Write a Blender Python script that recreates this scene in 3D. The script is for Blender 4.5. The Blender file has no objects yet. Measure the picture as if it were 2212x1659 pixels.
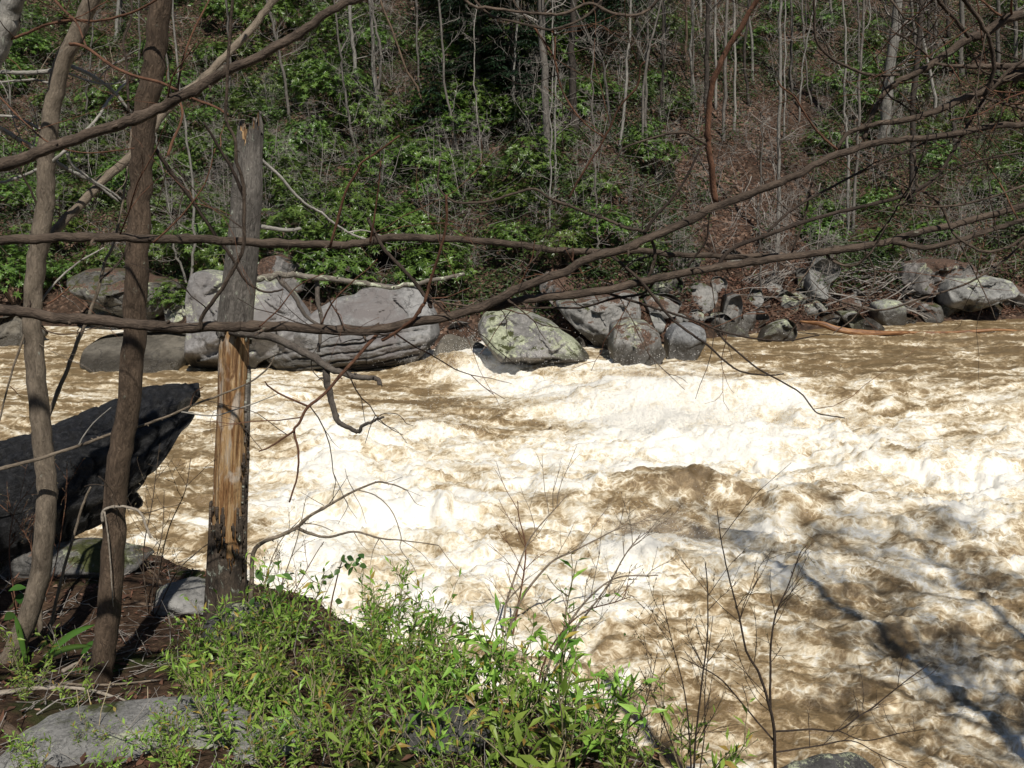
import bpy, math, random
import numpy as np
R = math.radians
random.seed(7)
rng = np.random.default_rng(7)
scene = bpy.context.scene
col = scene.collection

# ------------------------------------------------------------------ camera, sky, sun, exposure
CAM_H, PITCH, FPX = 4.8, R(12.0), 1916.0          # metres above the water, down tilt, focal length in 2212-px units
cd = bpy.data.cameras.new('camera')
cd.sensor_width = 36.0
cd.lens = 36.0 * FPX / 2212.0
cd.clip_start, cd.clip_end = 0.05, 1000.0
cam = bpy.data.objects.new('camera', cd)
cam.location = (0, 0, CAM_H)
cam.rotation_euler = (R(90) - PITCH, 0, 0)
col.objects.link(cam)
scene.camera = cam

SUN_EL = R(52.0)
SUN_FROM = (0.30, -0.954)                          # horizontal direction towards the sun (behind the camera, to the right)
w = bpy.data.worlds.new('World'); scene.world = w
w.use_nodes = True
nt = w.node_tree; nt.nodes.clear()
sky = nt.nodes.new('ShaderNodeTexSky'); sky.sky_type = 'NISHITA'
sky.sun_disc = False
sky.sun_elevation = SUN_EL
sky.sun_rotation = math.atan2(SUN_FROM[0], SUN_FROM[1])
sky.altitude = 500; sky.air_density = 1.0; sky.dust_density = 0.6
bg = nt.nodes.new('ShaderNodeBackground'); bg.inputs['Strength'].default_value = 0.05
out = nt.nodes.new('ShaderNodeOutputWorld')
nt.links.new(sky.outputs['Color'], bg.inputs['Color'])
nt.links.new(bg.outputs['Background'], out.inputs['Surface'])

sd = bpy.data.lights.new('sun', 'SUN')
sd.energy = 4.5; sd.angle = R(0.53); sd.color = (1.0, 0.955, 0.88)
sun = bpy.data.objects.new('sun', sd)
sx, sy = SUN_FROM[0] * math.cos(SUN_EL), SUN_FROM[1] * math.cos(SUN_EL)
from mathutils import Vector
sun.rotation_euler = Vector((sx, sy, math.sin(SUN_EL))).to_track_quat('Z', 'Y').to_euler()
sun.location = (3, -10, 20)
col.objects.link(sun)

scene.view_settings.view_transform = 'Standard'
scene.view_settings.look = 'None'
scene.view_settings.exposure = 0.05
scene.view_settings.gamma = 1.0
scene.view_settings.use_curve_mapping = False
scene.render.engine = 'CYCLES'
scene.cycles.max_bounces = 6
scene.cycles.volume_bounces = 2
scene.cycles.volume_max_steps = 64
scene.cycles.diffuse_bounces = 3
scene.cycles.transparent_max_bounces = 4
scene.cycles.use_denoising = True

# ------------------------------------------------------------------ photograph pixels (2212 x 1659 units) to rays
CP, SP = math.cos(PITCH), math.sin(PITCH)
def ray(px, py):
    ux, uy = (px - 1106.0) / FPX, (829.5 - py) / FPX
    return (ux, CP + uy * SP, uy * CP - SP)
def P(px, py, Y):
    d = ray(px, py); t = Y / d[1]
    return np.array((d[0] * t, Y, CAM_H + d[2] * t))
def on_z(px, py, z=0.0):
    d = ray(px, py); t = (z - CAM_H) / d[2]
    return np.array((d[0] * t, d[1] * t, z))
def px_size(n, Y):
    return n / FPX * Y
def project(x, y, z):
    zz = z - CAM_H
    f = y * CP - zz * SP
    u = y * SP + zz * CP
    return 1106.0 + FPX * x / f, 829.5 - FPX * u / f

# ------------------------------------------------------------------ numpy noise
def _h(ix, iy, iz, seed):
    n = (ix.astype(np.int64) * 374761393 + iy.astype(np.int64) * 668265263 + iz.astype(np.int64) * 2147483647 + seed * 1274126177) & 0xffffffff
    n = ((n ^ (n >> 13)) * 1274126177) & 0xffffffff
    n = ((n ^ (n >> 15)) * 2246822519) & 0xffffffff
    return n ^ (n >> 16)
def perlin2(x, y, seed=0):
    x = np.asarray(x, float); y = np.asarray(y, float)
    ix, iy = np.floor(x), np.floor(y); fx, fy = x - ix, y - iy
    z0 = np.zeros_like(ix)
    def g(a, b):
        an = _h(ix + a, iy + b, z0, seed).astype(float) * (2 * math.pi / 4294967296.0)
        return np.cos(an) * (fx - a) + np.sin(an) * (fy - b)
    u = fx * fx * fx * (fx * (fx * 6 - 15) + 10); v = fy * fy * fy * (fy * (fy * 6 - 15) + 10)
    a = g(0, 0); b = g(1, 0); c = g(0, 1); d = g(1, 1)
    return ((a + (b - a) * u) * (1 - v) + (c + (d - c) * u) * v) * 1.5
def fbm2(x, y, octv=4, seed=0, gain=0.5):
    s = 0; a = 1.0
    for k in range(octv):
        s = s + a * perlin2(x * 2 ** k + 17.3 * k, y * 2 ** k - 9.1 * k, seed + k); a *= gain
    return s
def ridge2(x, y, octv=3, seed=0, gain=0.5):
    s = 0; a = 1.0; t = 0
    for k in range(octv):
        s = s + a * (1 - np.abs(perlin2(x * 2 ** k + 5.7 * k, y * 2 ** k + 3.3 * k, seed + k)) * 1.6); t += a; a *= gain
    return s / t
def vnoise3(x, y, z, seed=0):
    ix, iy, iz = np.floor(x), np.floor(y), np.floor(z)
    fx, fy, fz = x - ix, y - iy, z - iz
    fx = fx * fx * (3 - 2 * fx); fy = fy * fy * (3 - 2 * fy); fz = fz * fz * (3 - 2 * fz)
    def g(a, b, c): return _h(ix + a, iy + b, iz + c, seed).astype(float) / 2147483648.0 - 1.0
    def lx(b, c): q = g(0, b, c); return q + (g(1, b, c) - q) * fx
    def ly(c): q = lx(0, c); return q + (lx(1, c) - q) * fy
    q = ly(0); return q + (ly(1) - q) * fz
def fbm3(x, y, z, octv=4, seed=0, gain=0.5):
    s = 0; a = 1.0
    for k in range(octv):
        s = s + a * vnoise3(x * 2 ** k + 3.1 * k, y * 2 ** k + 7.7 * k, z * 2 ** k - 5.3 * k, seed + k); a *= gain
    return s
def sstep(a, b, x):
    t = np.clip((x - a) / (b - a), 0, 1); return t * t * (3 - 2 * t)

# ------------------------------------------------------------------ object helpers
def props(o, label=None, cat=None, group=None, kind=None):
    if label: o['label'] = label
    if cat: o['category'] = cat
    if group: o['group'] = group
    if kind: o['kind'] = kind
    return o
def thing(name, label, cat, loc=(0, 0, 0), rz=0.0, group=None):
    o = bpy.data.objects.new(name, None)
    o.empty_display_size = 0.2
    o.location = tuple(float(v) for v in loc); o.rotation_euler = (0, 0, rz)
    col.objects.link(o)
    return props(o, label, cat, group)
def link_mesh(name, me, parent=None):
    o = bpy.data.objects.new(name, me); col.objects.link(o)
    if parent is not None: o.parent = parent
    return o
def copy_tree(o, parent=None):
    c = o.copy(); col.objects.link(c); c.parent = parent
    for ch in o.children:
        copy_tree(ch, c)
    return c
def mesh_np(name, V, F, mat, smooth=True, attrs=None):
    """V (n,3), F list of (m,3) / (m,4) index arrays."""
    me = bpy.data.meshes.new(name)
    if not isinstance(F, (list, tuple)): F = [F]
    F = [np.asarray(f, np.int32) for f in F if len(f)]
    V = np.asarray(V, np.float32)
    me.vertices.add(len(V)); me.vertices.foreach_set('co', V.ravel())
    nl = sum(f.size for f in F); npoly = sum(len(f) for f in F)
    me.loops.add(nl); me.loops.foreach_set('vertex_index', np.concatenate([f.ravel() for f in F]))
    tot = np.concatenate([np.full(len(f), f.shape[1], np.int32) for f in F])
    st = np.concatenate([[0], np.cumsum(tot)[:-1]]).astype(np.int32)
    me.polygons.add(npoly); me.polygons.foreach_set('loop_start', st)
    me.polygons.foreach_set('use_smooth', np.full(npoly, smooth, bool))
    me.update(calc_edges=True)
    for k, a in (attrs or {}).items():
        a = np.asarray(a, np.float32)
        if a.ndim == 1:
            at = me.attributes.new(k, 'FLOAT', 'POINT'); at.data.foreach_set('value', a)
        else:
            at = me.attributes.new(k, 'FLOAT_VECTOR', 'POINT'); at.data.foreach_set('vector', a.ravel())
    me.materials.append(mat)
    return me
class MB:
    """collects tubes / leaves / raw pieces, builds ONE mesh"""
    def __init__(s): s.V = []; s.F3 = []; s.F4 = []; s.tc = []; s.rn = []; s.n = 0
    def raw(s, V, F, tc=None, rn=None):
        V = np.asarray(V, float); F = np.asarray(F, int)
        (s.F3 if F.shape[1] == 3 else s.F4).append(F + s.n)
        s.V.append(V); s.n += len(V)
        s.tc.append(np.zeros((len(V), 3)) if tc is None else tc)
        s.rn.append(np.full(len(V), random.random()) if rn is None else rn)
    def tube(s, pts, rad, sides=8, bump=0.0, cap=True, phase=None):
        pts = np.asarray(pts, float); rad = np.asarray(rad, float); n = len(pts)
        T = np.gradient(pts, axis=0); T /= np.linalg.norm(T, axis=1)[:, None] + 1e-9
        ref = np.array((0.13, 0.97, 0.2)) if abs(T[:, 1]).mean() < 0.8 else np.array((0.95, 0.1, 0.3))
        N = np.cross(T, ref); N /= np.linalg.norm(N, axis=1)[:, None] + 1e-9
        B = np.cross(T, N)
        a = np.linspace(0, 2 * math.pi, sides, endpoint=False)
        L = np.concatenate([[0], np.cumsum(np.linalg.norm(np.diff(pts, axis=0), axis=1))])
        rr = rad[:, None] * np.ones(sides)[None]
        if bump:
            ph = random.random() * 50
            rr = rr * (1 + bump * (np.stack([np.interp(L, L, np.zeros(n)) + 0 for _ in a], 1)
                                   + fbm3(np.cos(a)[None] * 1.3 + ph + 0 * L[:, None], np.sin(a)[None] * 1.3 + 0 * L[:, None], (L / (rad.mean() * 5.5 + 1e-6))[:, None] + 0 * a[None], 3, 5)))
        V = pts[:, None] + rr[..., None] * (N[:, None] * np.cos(a)[None, :, None] + B[:, None] * np.sin(a)[None, :, None])
        off = random.random() * 20
        tc = np.stack([rr * np.cos(a)[None], rr * np.sin(a)[None], np.repeat(L[:, None] + off, sides, 1)], -1)
        i = np.arange(n - 1)[:, None] * sides; j = np.arange(sides)[None]; j2 = (j + 1) % sides
        F = np.stack([i + j, i + j2, i + sides + j2, i + sides + j], -1).reshape(-1, 4)
        rn = np.full(n * sides, random.random())
        Vf = V.reshape(-1, 3); tcf = tc.reshape(-1, 3)
        base = s.n
        s.raw(Vf, F, tcf, rn)
        if cap:
            for k, e in ((0, 0), (n - 1, (n - 1) * sides)):
                c = pts[k] + T[k] * rad[k] * (0.4 if k else -0.2)
                idx = np.arange(sides); f = np.stack([base + e + idx, base + e + (idx + 1) % sides, np.full(sides, s.n)], 1)
                if k == 0: f = f[:, ::-1]
                s.V.append(c[None]); s.tc.append(tcf[e:e + 1]); s.rn.append(rn[:1]); s.F3.append(f); s.n += 1
    def leaves(s, pos, axis, nrm, length, width, droop=0.15, fold=0.12, rn=None):
        pos = np.asarray(pos, float); n = len(pos)
        length = np.broadcast_to(np.asarray(length, float), (n,))[:, None]; width = np.broadcast_to(np.asarray(width, float), (n,))[:, None]
        A = axis / (np.linalg.norm(axis, axis=1)[:, None] + 1e-9)
        S = np.cross(A, nrm); S /= np.linalg.norm(S, axis=1)[:, None] + 1e-9
        N = np.cross(S, A)
        dz = np.array((0, 0, -1.0))[None]
        C = pos + A * length * 0.5
        L_ = pos + A * length * 0.42 - S * width * 0.5 + N * width * fold
        R_ = pos + A * length * 0.42 + S * width * 0.5 + N * width * fold
        T = pos + A * length + dz * length * droop
        V = np.stack([pos, L_, R_, C, T], 1).reshape(-1, 3)
        b = np.arange(n)[:, None] * 5
        F = np.concatenate([b + np.array([[0, 2, 3]]), b + np.array([[0, 3, 1]]), b + np.array([[3, 2, 4]]), b + np.array([[3, 4, 1]])], 0)
        if rn is None: rn = rng.random(n)
        s.raw(V, F, None, np.repeat(rn, 5))
    def diamonds(s, pos, axis, nrm, length, width, rn=None):
        n = len(pos); A = axis / (np.linalg.norm(axis, axis=1)[:, None] + 1e-9)
        S = np.cross(A, nrm); S /= np.linalg.norm(S, axis=1)[:, None] + 1e-9
        L = np.asarray(length)[:, None]; W = np.asarray(width)[:, None]
        V = np.stack([pos, pos + A * L * .45 + S * W * .5, pos + A * L - np.array((0, 0, 1)) * L * .15, pos + A * L * .45 - S * W * .5], 1).reshape(-1, 3)
        s.raw(V, np.arange(n * 4).reshape(-1, 4), None, np.repeat(rng.random(n) if rn is None else rn, 4))
    def mesh(s, name, mat, smooth=True):
        F = []
        if s.F3: F.append(np.concatenate(s.F3))
        if s.F4: F.append(np.concatenate(s.F4))
        return mesh_np(name, np.concatenate(s.V), F, mat, smooth, {'tc': np.concatenate(s.tc), 'rnd': np.concatenate(s.rn)})
    def build(s, name, mat, parent=None, smooth=True):
        return link_mesh(name, s.mesh(name, mat, smooth), parent)
def spline(pts, n):
    """Catmull-Rom through pts, n samples"""
    p = np.asarray(pts, float)
    p = np.concatenate([[2 * p[0] - p[1]], p, [2 * p[-1] - p[-2]]])
    m = len(p) - 3
    t = np.linspace(0, m - 1e-6, n); k = t.astype(int); u = (t - k)[:, None]
    a, b, c, d = p[k], p[k + 1], p[k + 2], p[k + 3]
    return 0.5 * (2 * b + (c - a) * u + (2 * a - 5 * b + 4 * c - d) * u ** 2 + (3 * b - a - 3 * c + d) * u ** 3)

# ------------------------------------------------------------------ procedural materials
class NT:
    def __init__(s, name):
        s.m = bpy.data.materials.new(name); s.m.use_nodes = True
        s.t = s.m.node_tree; s.t.nodes.clear()
        s.o = s.n('ShaderNodeOutputMaterial')
    def n(s, typ, **kw):
        k = s.t.nodes.new(typ)
        for a, v in kw.items(): setattr(k, a, v)
        return k
    def l(s, a, b): s.t.links.new(a, b)
    def val(s, sock, v):
        if hasattr(v, 'is_linked') or hasattr(v, 'links'): s.l(v, sock)
        else: sock.default_value = v
    def attr(s, name, vec=False):
        k = s.n('ShaderNodeAttribute', attribute_name=name); return k.outputs['Vector' if vec else 'Fac']
    def obj(s): return s.n('ShaderNodeTexCoord').outputs['Object']
    def mapv(s, v, scale=(1, 1, 1), loc=(0, 0, 0), rot=(0, 0, 0)):
        k = s.n('ShaderNodeMapping'); s.l(v, k.inputs['Vector'])
        k.inputs['Scale'].default_value = scale; k.inputs['Location'].default_value = loc; k.inputs['Rotation'].default_value = rot
        return k.outputs[0]
    def noise(s, v, scale=5, detail=4, rough=0.55, dist=0.0, out='Fac'):
        k = s.n('ShaderNodeTexNoise'); s.l(v, k.inputs['Vector'])
        k.inputs['Scale'].default_value = scale; k.inputs['Detail'].default_value = detail
        k.inputs['Roughness'].default_value = rough; k.inputs['Distortion'].default_value = dist
        return k.outputs[out]
    def voro(s, v, scale=5, feat='F1', out='Distance', rand=1.0):
        k = s.n('ShaderNodeTexVoronoi', feature=feat); s.l(v, k.inputs['Vector'])
        k.inputs['Scale'].default_value = scale; k.inputs['Randomness'].default_value = rand
        return k.outputs[out]
    def math(s, op, a, b=0.0, c=None, clamp=False):
        k = s.n('ShaderNodeMath', operation=op, use_clamp=clamp)
        s.val(k.inputs[0], a); s.val(k.inputs[1], b)
        if c is not None: s.val(k.inputs[2], c)
        return k.outputs[0]
    def rng(s, v, a, b, c=0.0, d=1.0):
        k = s.n('ShaderNodeMapRange', interpolation_type='SMOOTHSTEP'); s.val(k.inputs[0], v)
        for i, q in enumerate((a, b, c, d)): k.inputs[i + 1].default_value = q
        return k.outputs[0]
    def mix(s, f, a, b):
        k = s.n('ShaderNodeMix', data_type='RGBA'); s.val(k.inputs['Factor'], f)
        for sock, v in ((k.inputs['A'], a), (k.inputs['B'], b)):
            pass
        A = [i for i in k.inputs if i.name == 'A' and i.type == 'RGBA'][0]; B = [i for i in k.inputs if i.name == 'B' and i.type == 'RGBA'][0]
        for sock, v in ((A, a), (B, b)):
            if isinstance(v, tuple): sock.default_value = (*v[:3], 1)
            else: s.l(v, sock)
        return [o for o in k.outputs if o.type == 'RGBA'][0]
    def ramp(s, f, stops, interp='LINEAR'):
        k = s.n('ShaderNodeValToRGB'); s.l(f, k.inputs[0]); k.color_ramp.interpolation = interp
        e = k.color_ramp.elements
        while len(e) < len(stops): e.new(0.5)
        for el, (p, c) in zip(e, stops): el.position = p; el.color = (*c, 1)
        return k.outputs[0]
    def bump(s, h, strength=0.5, dist=0.02, normal=None):
        k = s.n('ShaderNodeBump'); k.inputs['Strength'].default_value = strength; k.inputs['Distance'].default_value = dist
        s.l(h, k.inputs['Height'])
        if normal is not None: s.l(normal, k.inputs['Normal'])
        return k.outputs[0]
    def principled(s, color, rough=0.7, normal=None, spec=0.5, **kw):
        k = s.n('ShaderNodeBsdfPrincipled')
        s.val(k.inputs['Base Color'], (*color, 1) if isinstance(color, tuple) else color)
        s.val(k.inputs['Roughness'], rough); s.val(k.inputs['Specular IOR Level'], spec)
        if normal is not None: s.l(normal, k.inputs['Normal'])
        for a, v in kw.items(): s.val(k.inputs[a], v)
        s.l(k.outputs[0], s.o.inputs['Surface'])
        return k

def mat_bark(name, dark, light, lichen=None, lich_amt=0.0, rough=0.85, scale=1.0, bump=0.6):
    m = NT(name); tc = m.attr('tc', True); rn = m.attr('rnd')
    a = m.noise(m.mapv(tc, (75 * scale, 75 * scale, 20 * scale)), 1.0, 5, 0.72, 1.2)
    b = m.noise(m.mapv(tc, (11 * scale, 11 * scale, 6.0 * scale)), 1.0, 4, 0.65, 0.5)
    f = m.math('ADD', m.math('MULTIPLY', a, 0.6), m.math('MULTIPLY', b, 0.55))
    c = m.mix(m.rng(f, 0.38, 0.78), dark, light)
    hgt = f
    if lichen:
        q = m.noise(m.mapv(tc, (22, 22, 13)), 1.0, 6, 0.7, 0.6)
        lf = m.rng(m.math('ADD', q, lich_amt), 0.60, 0.70)
        c = m.mix(lf, c, lichen)
        hgt = m.math('ADD', f, m.math('MULTIPLY', lf, 0.2))
    hv = m.n('ShaderNodeHueSaturation'); m.l(c, hv.inputs['Color']); m.l(m.math('ADD', m.math('MULTIPLY', rn, 0.35), 0.82), hv.inputs['Value'])
    m.principled(hv.outputs[0], rough, m.bump(hgt, bump, 0.03), 0.25)
    return m.m
def mat_leaf(name, c0, c1, rough=0.4, trans=0.25, spec=0.5, c2=None):
    m = NT(name); rn = m.attr('rnd')
    st = [(0.0, c0), (0.75, c1)] + ([(0.93, c1), (1.0, c2)] if c2 else [])
    c = m.ramp(rn, st)
    oi = m.n('ShaderNodeObjectInfo').outputs['Random']
    hv = m.n('ShaderNodeHueSaturation'); m.l(c, hv.inputs['Color'])
    m.l(m.math('ADD', m.math('MULTIPLY', oi, 0.5), 0.75), hv.inputs['Value'])
    m.l(m.math('ADD', m.math('MULTIPLY', oi, 0.03), 0.485), hv.inputs['Hue'])
    p = m.principled(hv.outputs[0], rough, None, spec)
    if trans:
        t = m.n('ShaderNodeBsdfTranslucent'); m.l(hv.outputs[0], t.inputs['Color'])
        mx = m.n('ShaderNodeMixShader'); mx.inputs[0].default_value = trans
        m.l(p.outputs[0], mx.inputs[1]); m.l(t.outputs[0], mx.inputs[2]); m.l(mx.outputs[0], m.o.inputs['Surface'])
    return m.m
def mat_rock(name, dark, light, lichen=(0.52, 0.55, 0.36), lich=0.0, wet=True, scale=1.0, strata=None, tint=None, moss=0.0, wet_z=0.35, litter=0.0):
    m = NT(name); v = m.n('ShaderNodeNewGeometry'); pos = v.outputs['Position']
    a = m.noise(pos, 1.1 * scale, 6, 0.62, 0.3)
    b = m.noise(pos, 9 * scale, 6, 0.7)
    f = m.math('ADD', m.math('MULTIPLY', a, 0.6), m.math('MULTIPLY', b, 0.5))
    c = m.mix(m.rng(f, 0.36, 0.72), tuple(.8 * q_ for q_ in dark), tuple(.88 * q_ for q_ in light))
    if tint:
        c = m.mix(m.rng(m.noise(pos, 0.7 * scale, 4, 0.6, 0.8), 0.42, 0.62), c, tint)
    # fine cracks
    wv = m.n('ShaderNodeVectorMath', operation='ADD'); m.l(pos, wv.inputs[0])
    nn = m.n('ShaderNodeVectorMath', operation='SCALE'); m.l(m.noise(pos, 1.6 * scale, 5, 0.65, 0, 'Color'), nn.inputs[0]); nn.inputs['Scale'].default_value = 1.6
    m.l(nn.outputs[0], wv.inputs[1])
    cr = m.voro(wv.outputs[0], 0.9 * scale, 'DISTANCE_TO_EDGE')
    crk = m.rng(cr, 0.0, 0.035)
    c = m.mix(m.math('MULTIPLY', m.math('SUBTRACT', 1.0, crk), m.rng(a, 0.45, 0.6, 0.0, 0.6)), c, (0.035, 0.032, 0.03))
    nz = m.n('ShaderNodeSeparateXYZ'); m.l(v.outputs['Normal'], nz.inputs[0])
    if lich > 0:
        q = m.math('ADD', m.math('MULTIPLY', m.noise(pos, 4.0 * scale, 5, 0.75, 0.5), 0.55), m.math('MULTIPLY', m.noise(pos, 21.0 * scale, 4, 0.8), 0.45)); q2 = m.noise(pos, 0.8 * scale, 3, 0.5)
        lf = m.rng(m.math('ADD', m.math('ADD', q, m.math('MULTIPLY', q2, 0.7)), m.math('MULTIPLY', nz.outputs['Z'], 0.12)), 1.13 - lich * 0.45, 1.19 - lich * 0.45)
        c = m.mix(m.math('MULTIPLY', lf, 0.8), c, m.mix(m.rng(b, 0.4, 0.62), tuple(0.55 * q_ for q_ in lichen), lichen))
    if moss > 0:
        q = m.noise(pos, 2.2, 6, 0.7)
        mf = m.rng(m.math('ADD', q, m.math('MULTIPLY', nz.outputs['Z'], 0.15)), 0.72 - moss * 0.3, 0.80 - moss * 0.3)
        c = m.mix(mf, c, (0.05, 0.055, 0.014))
    if litter > 0:
        q = m.noise(pos, 1.4, 5, 0.6); q2 = m.noise(pos, 22, 3, 0.6)
        mf = m.rng(m.math('ADD', m.math('ADD', q, m.math('MULTIPLY', q2, 0.25)), m.math('MULTIPLY', nz.outputs['Z'], 0.25)), 0.96 - litter * 0.3, 1.02 - litter * 0.3)
        c = m.mix(mf, c, m.ramp(q2, [(0.3, (0.025, 0.016, 0.011)), (0.5, (0.085, 0.05, 0.033)), (0.7, (0.18, 0.105, 0.07))]))
    rough = 0.8
    if wet:
        px = m.n('ShaderNodeSeparateXYZ'); m.l(pos, px.inputs[0])
        wz = m.math('ADD', px.outputs['Z'], m.math('MULTIPLY', m.noise(pos, 1.5, 4, 0.6), -0.5))
        wz = m.math('SUBTRACT', wz, m.rng(px.outputs['X'], -1.0, 3.0, 0.0, 0.55))
        wf = m.rng(wz, wet_z - 0.25, wet_z, 1.0, 0.0)
        c = m.mix(m.math('MULTIPLY', wf, 0.8), c, (0.036, 0.029, 0.019))
        rough = m.math('SUBTRACT', 0.8, m.math('MULTIPLY', wf, 0.5))
    h = m.math('ADD', m.math('ADD', m.math('MULTIPLY', b, 0.5), m.math('MULTIPLY', crk, 0.15)), m.math('MULTIPLY', m.noise(pos, 40 * scale, 4, 0.7), 0.18))
    m.principled(c, rough, m.bump(h, 0.9, 0.09 / scale), 0.4)
    return m.m

# ================================================================== LAND AND WATER (setting)
# water level: a higher pool upstream (right, far side) spilling over a ledge into the rapid
_dl = [on_z(x, y, 0.25) for x, y in ((700, 765), (900, 780), (1050, 797), (1250, 818), (1450, 842), (1700, 856), (2000, 872), (2300, 890), (2700, 900))]
def water_level(X, Y):
    Yd = np.interp(X, [p[0] for p in _dl], [p[1] for p in _dl])
    return 0.55 * sstep(-2.4, 1.2, Y - Yd) * sstep(-5.0, 2.0, X)
_wl = []
for x, y in ((-500, 700), (-200, 702), (60, 705), (200, 706), (330, 722), (430, 752), (560, 772), (700, 774), (860, 772), (960, 752), (1060, 752), (1250, 752), (1340, 752), (1440, 745), (1560, 730),
             (1650, 722), (1750, 716), (1880, 703), (2000, 698), (2212, 690), (2500, 684), (2900, 684)):
    z = 0.0 if x < 900 else (0.25 if x < 1250 else 0.55)
    _wl.append(on_z(x, y, z))
_wlx = np.array([p[0] for p in _wl]); _wly = np.array([p[1] for p in _wl])
def shore_y(X): return np.interp(X, _wlx, _wly)
def hill(X, Y):
    X = np.asarray(X, float); Y = np.asarray(Y, float)
    d = Y - shore_y(X)
    base = np.where(X > 1.5, 0.5, 0.0)
    z = np.where(d < 0, d * 0.9, 0.0)
    dp = np.maximum(d, 0)
    z = z + 0.95 * (1 - np.exp(-dp / 1.2)) + 0.50 * np.maximum(dp - 1.0, 0) ** 1.03
    amp = sstep(0, 6, dp)
    z = z + amp * (1.0 * perlin2(X * 0.11, Y * 0.11, 3) + 0.45 * perlin2(X * 0.33, Y * 0.33, 4)) + sstep(-0.5, 1.5, d) * 0.14 * fbm2(X * 1.1, Y * 1.1, 3, 5)
    return z + base * sstep(0.5, 3.5, X) * 0.9 - 0.02
def on_water(px, py):
    z = 0.1
    for _ in range(12):
        p = on_z(px, py, z); z = 0.5 * z + 0.5 * float(water_level(p[0], p[1]))
    return p
def march(fn, px, py, y0, y1, step=0.05):
    d = ray(px, py)
    Y = np.arange(y0, y1, step); t = Y / d[1]
    X = d[0] * t; Z = CAM_H + d[2] * t
    h = fn(X, Y)
    k = np.argmax(Z <= h)
    if not (Z <= h).any(): k = len(Y) - 1
    return np.array((X[k], Y[k], float(h[k])))
def on_hill(px, py): return march(hill, px, py, 24, 120)

def near_z(X, Y):
    X = np.asarray(X, float); Y = np.asarray(Y, float)
    Ye = np.interp(X, [-9, -5, -3.2, -2.0, -1.2, -0.5, 0.2, 0.8, 1.6, 4, 9], [6.4, 6.3, 6.2, 5.6, 5.1, 4.3, 3.6, 2.8, 2.1, 1.9, 1.9])
    Ye = Ye + 0.25 * perlin2(X * 0.9, Y * 0.9, 31)
    z = 3.22 - 0.185 * np.maximum(Y, -3) + 0.10 * fbm2(X * 0.8, Y * 0.8, 4, 21) + np.where(Y < -3, (-3 - Y) * 0.25, 0)
    z = z + 0.26 * np.exp(-((X + 2.9) / 1.2) ** 2 - ((Y - 5.7) / 0.8) ** 2)
    d = np.maximum(Y - Ye, 0)
    z = z - 3.6 * (1 - np.exp(-d / 0.75)) - 0.25 * d
    return np.maximum(z, -1.3)
def on_near(px, py): return march(near_z, px, py, 1.2, 9.0, 0.01)

def terrain(name, fn, X, Y, mat, kind='structure'):
    nx, ny = X.shape[1], X.shape[0]
    Z = fn(X, Y)
    V = np.stack([X, Y, Z], -1).reshape(-1, 3)
    i = np.arange(ny - 1)[:, None] * nx; j = np.arange(nx - 1)[None]
    F = np.stack([i + j, i + j + 1, i + nx + j + 1, i + nx + j], -1).reshape(-1, 4)
    o = link_mesh(name, mesh_np(name, V, F, mat)); o['kind'] = kind
    return o

# --- hillside: leaf litter over dark soil
m = NT('leaf_litter_soil'); g = m.n('ShaderNodeNewGeometry').outputs['Position']
a = m.noise(g, 0.35, 5, 0.6, 0.4); b = m.noise(g, 7.0, 5, 0.75); c = m.voro(g, 9.0, 'F1', 'Color')
cs = m.n('ShaderNodeSeparateColor'); m.l(c, cs.inputs[0])
c1 = m.ramp(cs.outputs[0], [(0.0, (0.022, 0.014, 0.010)), (0.45, (0.064, 0.038, 0.025)), (0.8, (0.12, 0.072, 0.049)), (1.0, (0.24, 0.16, 0.115))])
c2 = m.mix(m.rng(b, 0.35, 0.65), (0.022, 0.016, 0.011), (0.075, 0.045, 0.028))
cc = m.mix(m.rng(a, 0.33, 0.58), c2, c1)
m.principled(cc, 0.9, m.bump(m.math('ADD', b, cs.outputs[1]), 0.9, 0.08), 0.2)
M_LITTER = m.m
yy = np.concatenate([np.linspace(20, 44, 150), np.linspace(44.3, 150, 170)])
xx = np.linspace(-1.25, 1.25, 300)
Yg = yy[:, None] * np.ones(300)[None]; Xg = xx[None] * (yy[:, None] + 6)
terrain('hillside', hill, Xg, Yg, M_LITTER)

# --- near bank: dark humus, twiggy
m = NT('humus'); g = m.n('ShaderNodeNewGeometry').outputs['Position']
b = m.noise(g, 16, 6, 0.75, 0.4); a = m.noise(g, 2.0, 4, 0.6)
c = m.ramp(b, [(0.3, (0.018, 0.012, 0.008)), (0.5, (0.06, 0.036, 0.022)), (0.68, (0.15, 0.095, 0.06)), (0.85, (0.3, 0.22, 0.15))])
c = m.mix(m.rng(a, 0.52, 0.62), c, (0.035, 0.045, 0.012))
m.principled(c, 0.95, m.bump(b, 1.0, 0.04), 0.15)
M_HUMUS = m.m
yy = np.concatenate([np.linspace(-12, 0.9, 60), np.linspace(1, 9, 300)]); xx = np.concatenate([np.linspace(-14, -4.6, 50), np.linspace(-4.5, 3.5, 300), np.linspace(3.6, 14, 60)])
Xg, Yg = np.meshgrid(xx, yy)
terrain('near_bank', near_z, Xg, Yg, M_HUMUS)

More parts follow.
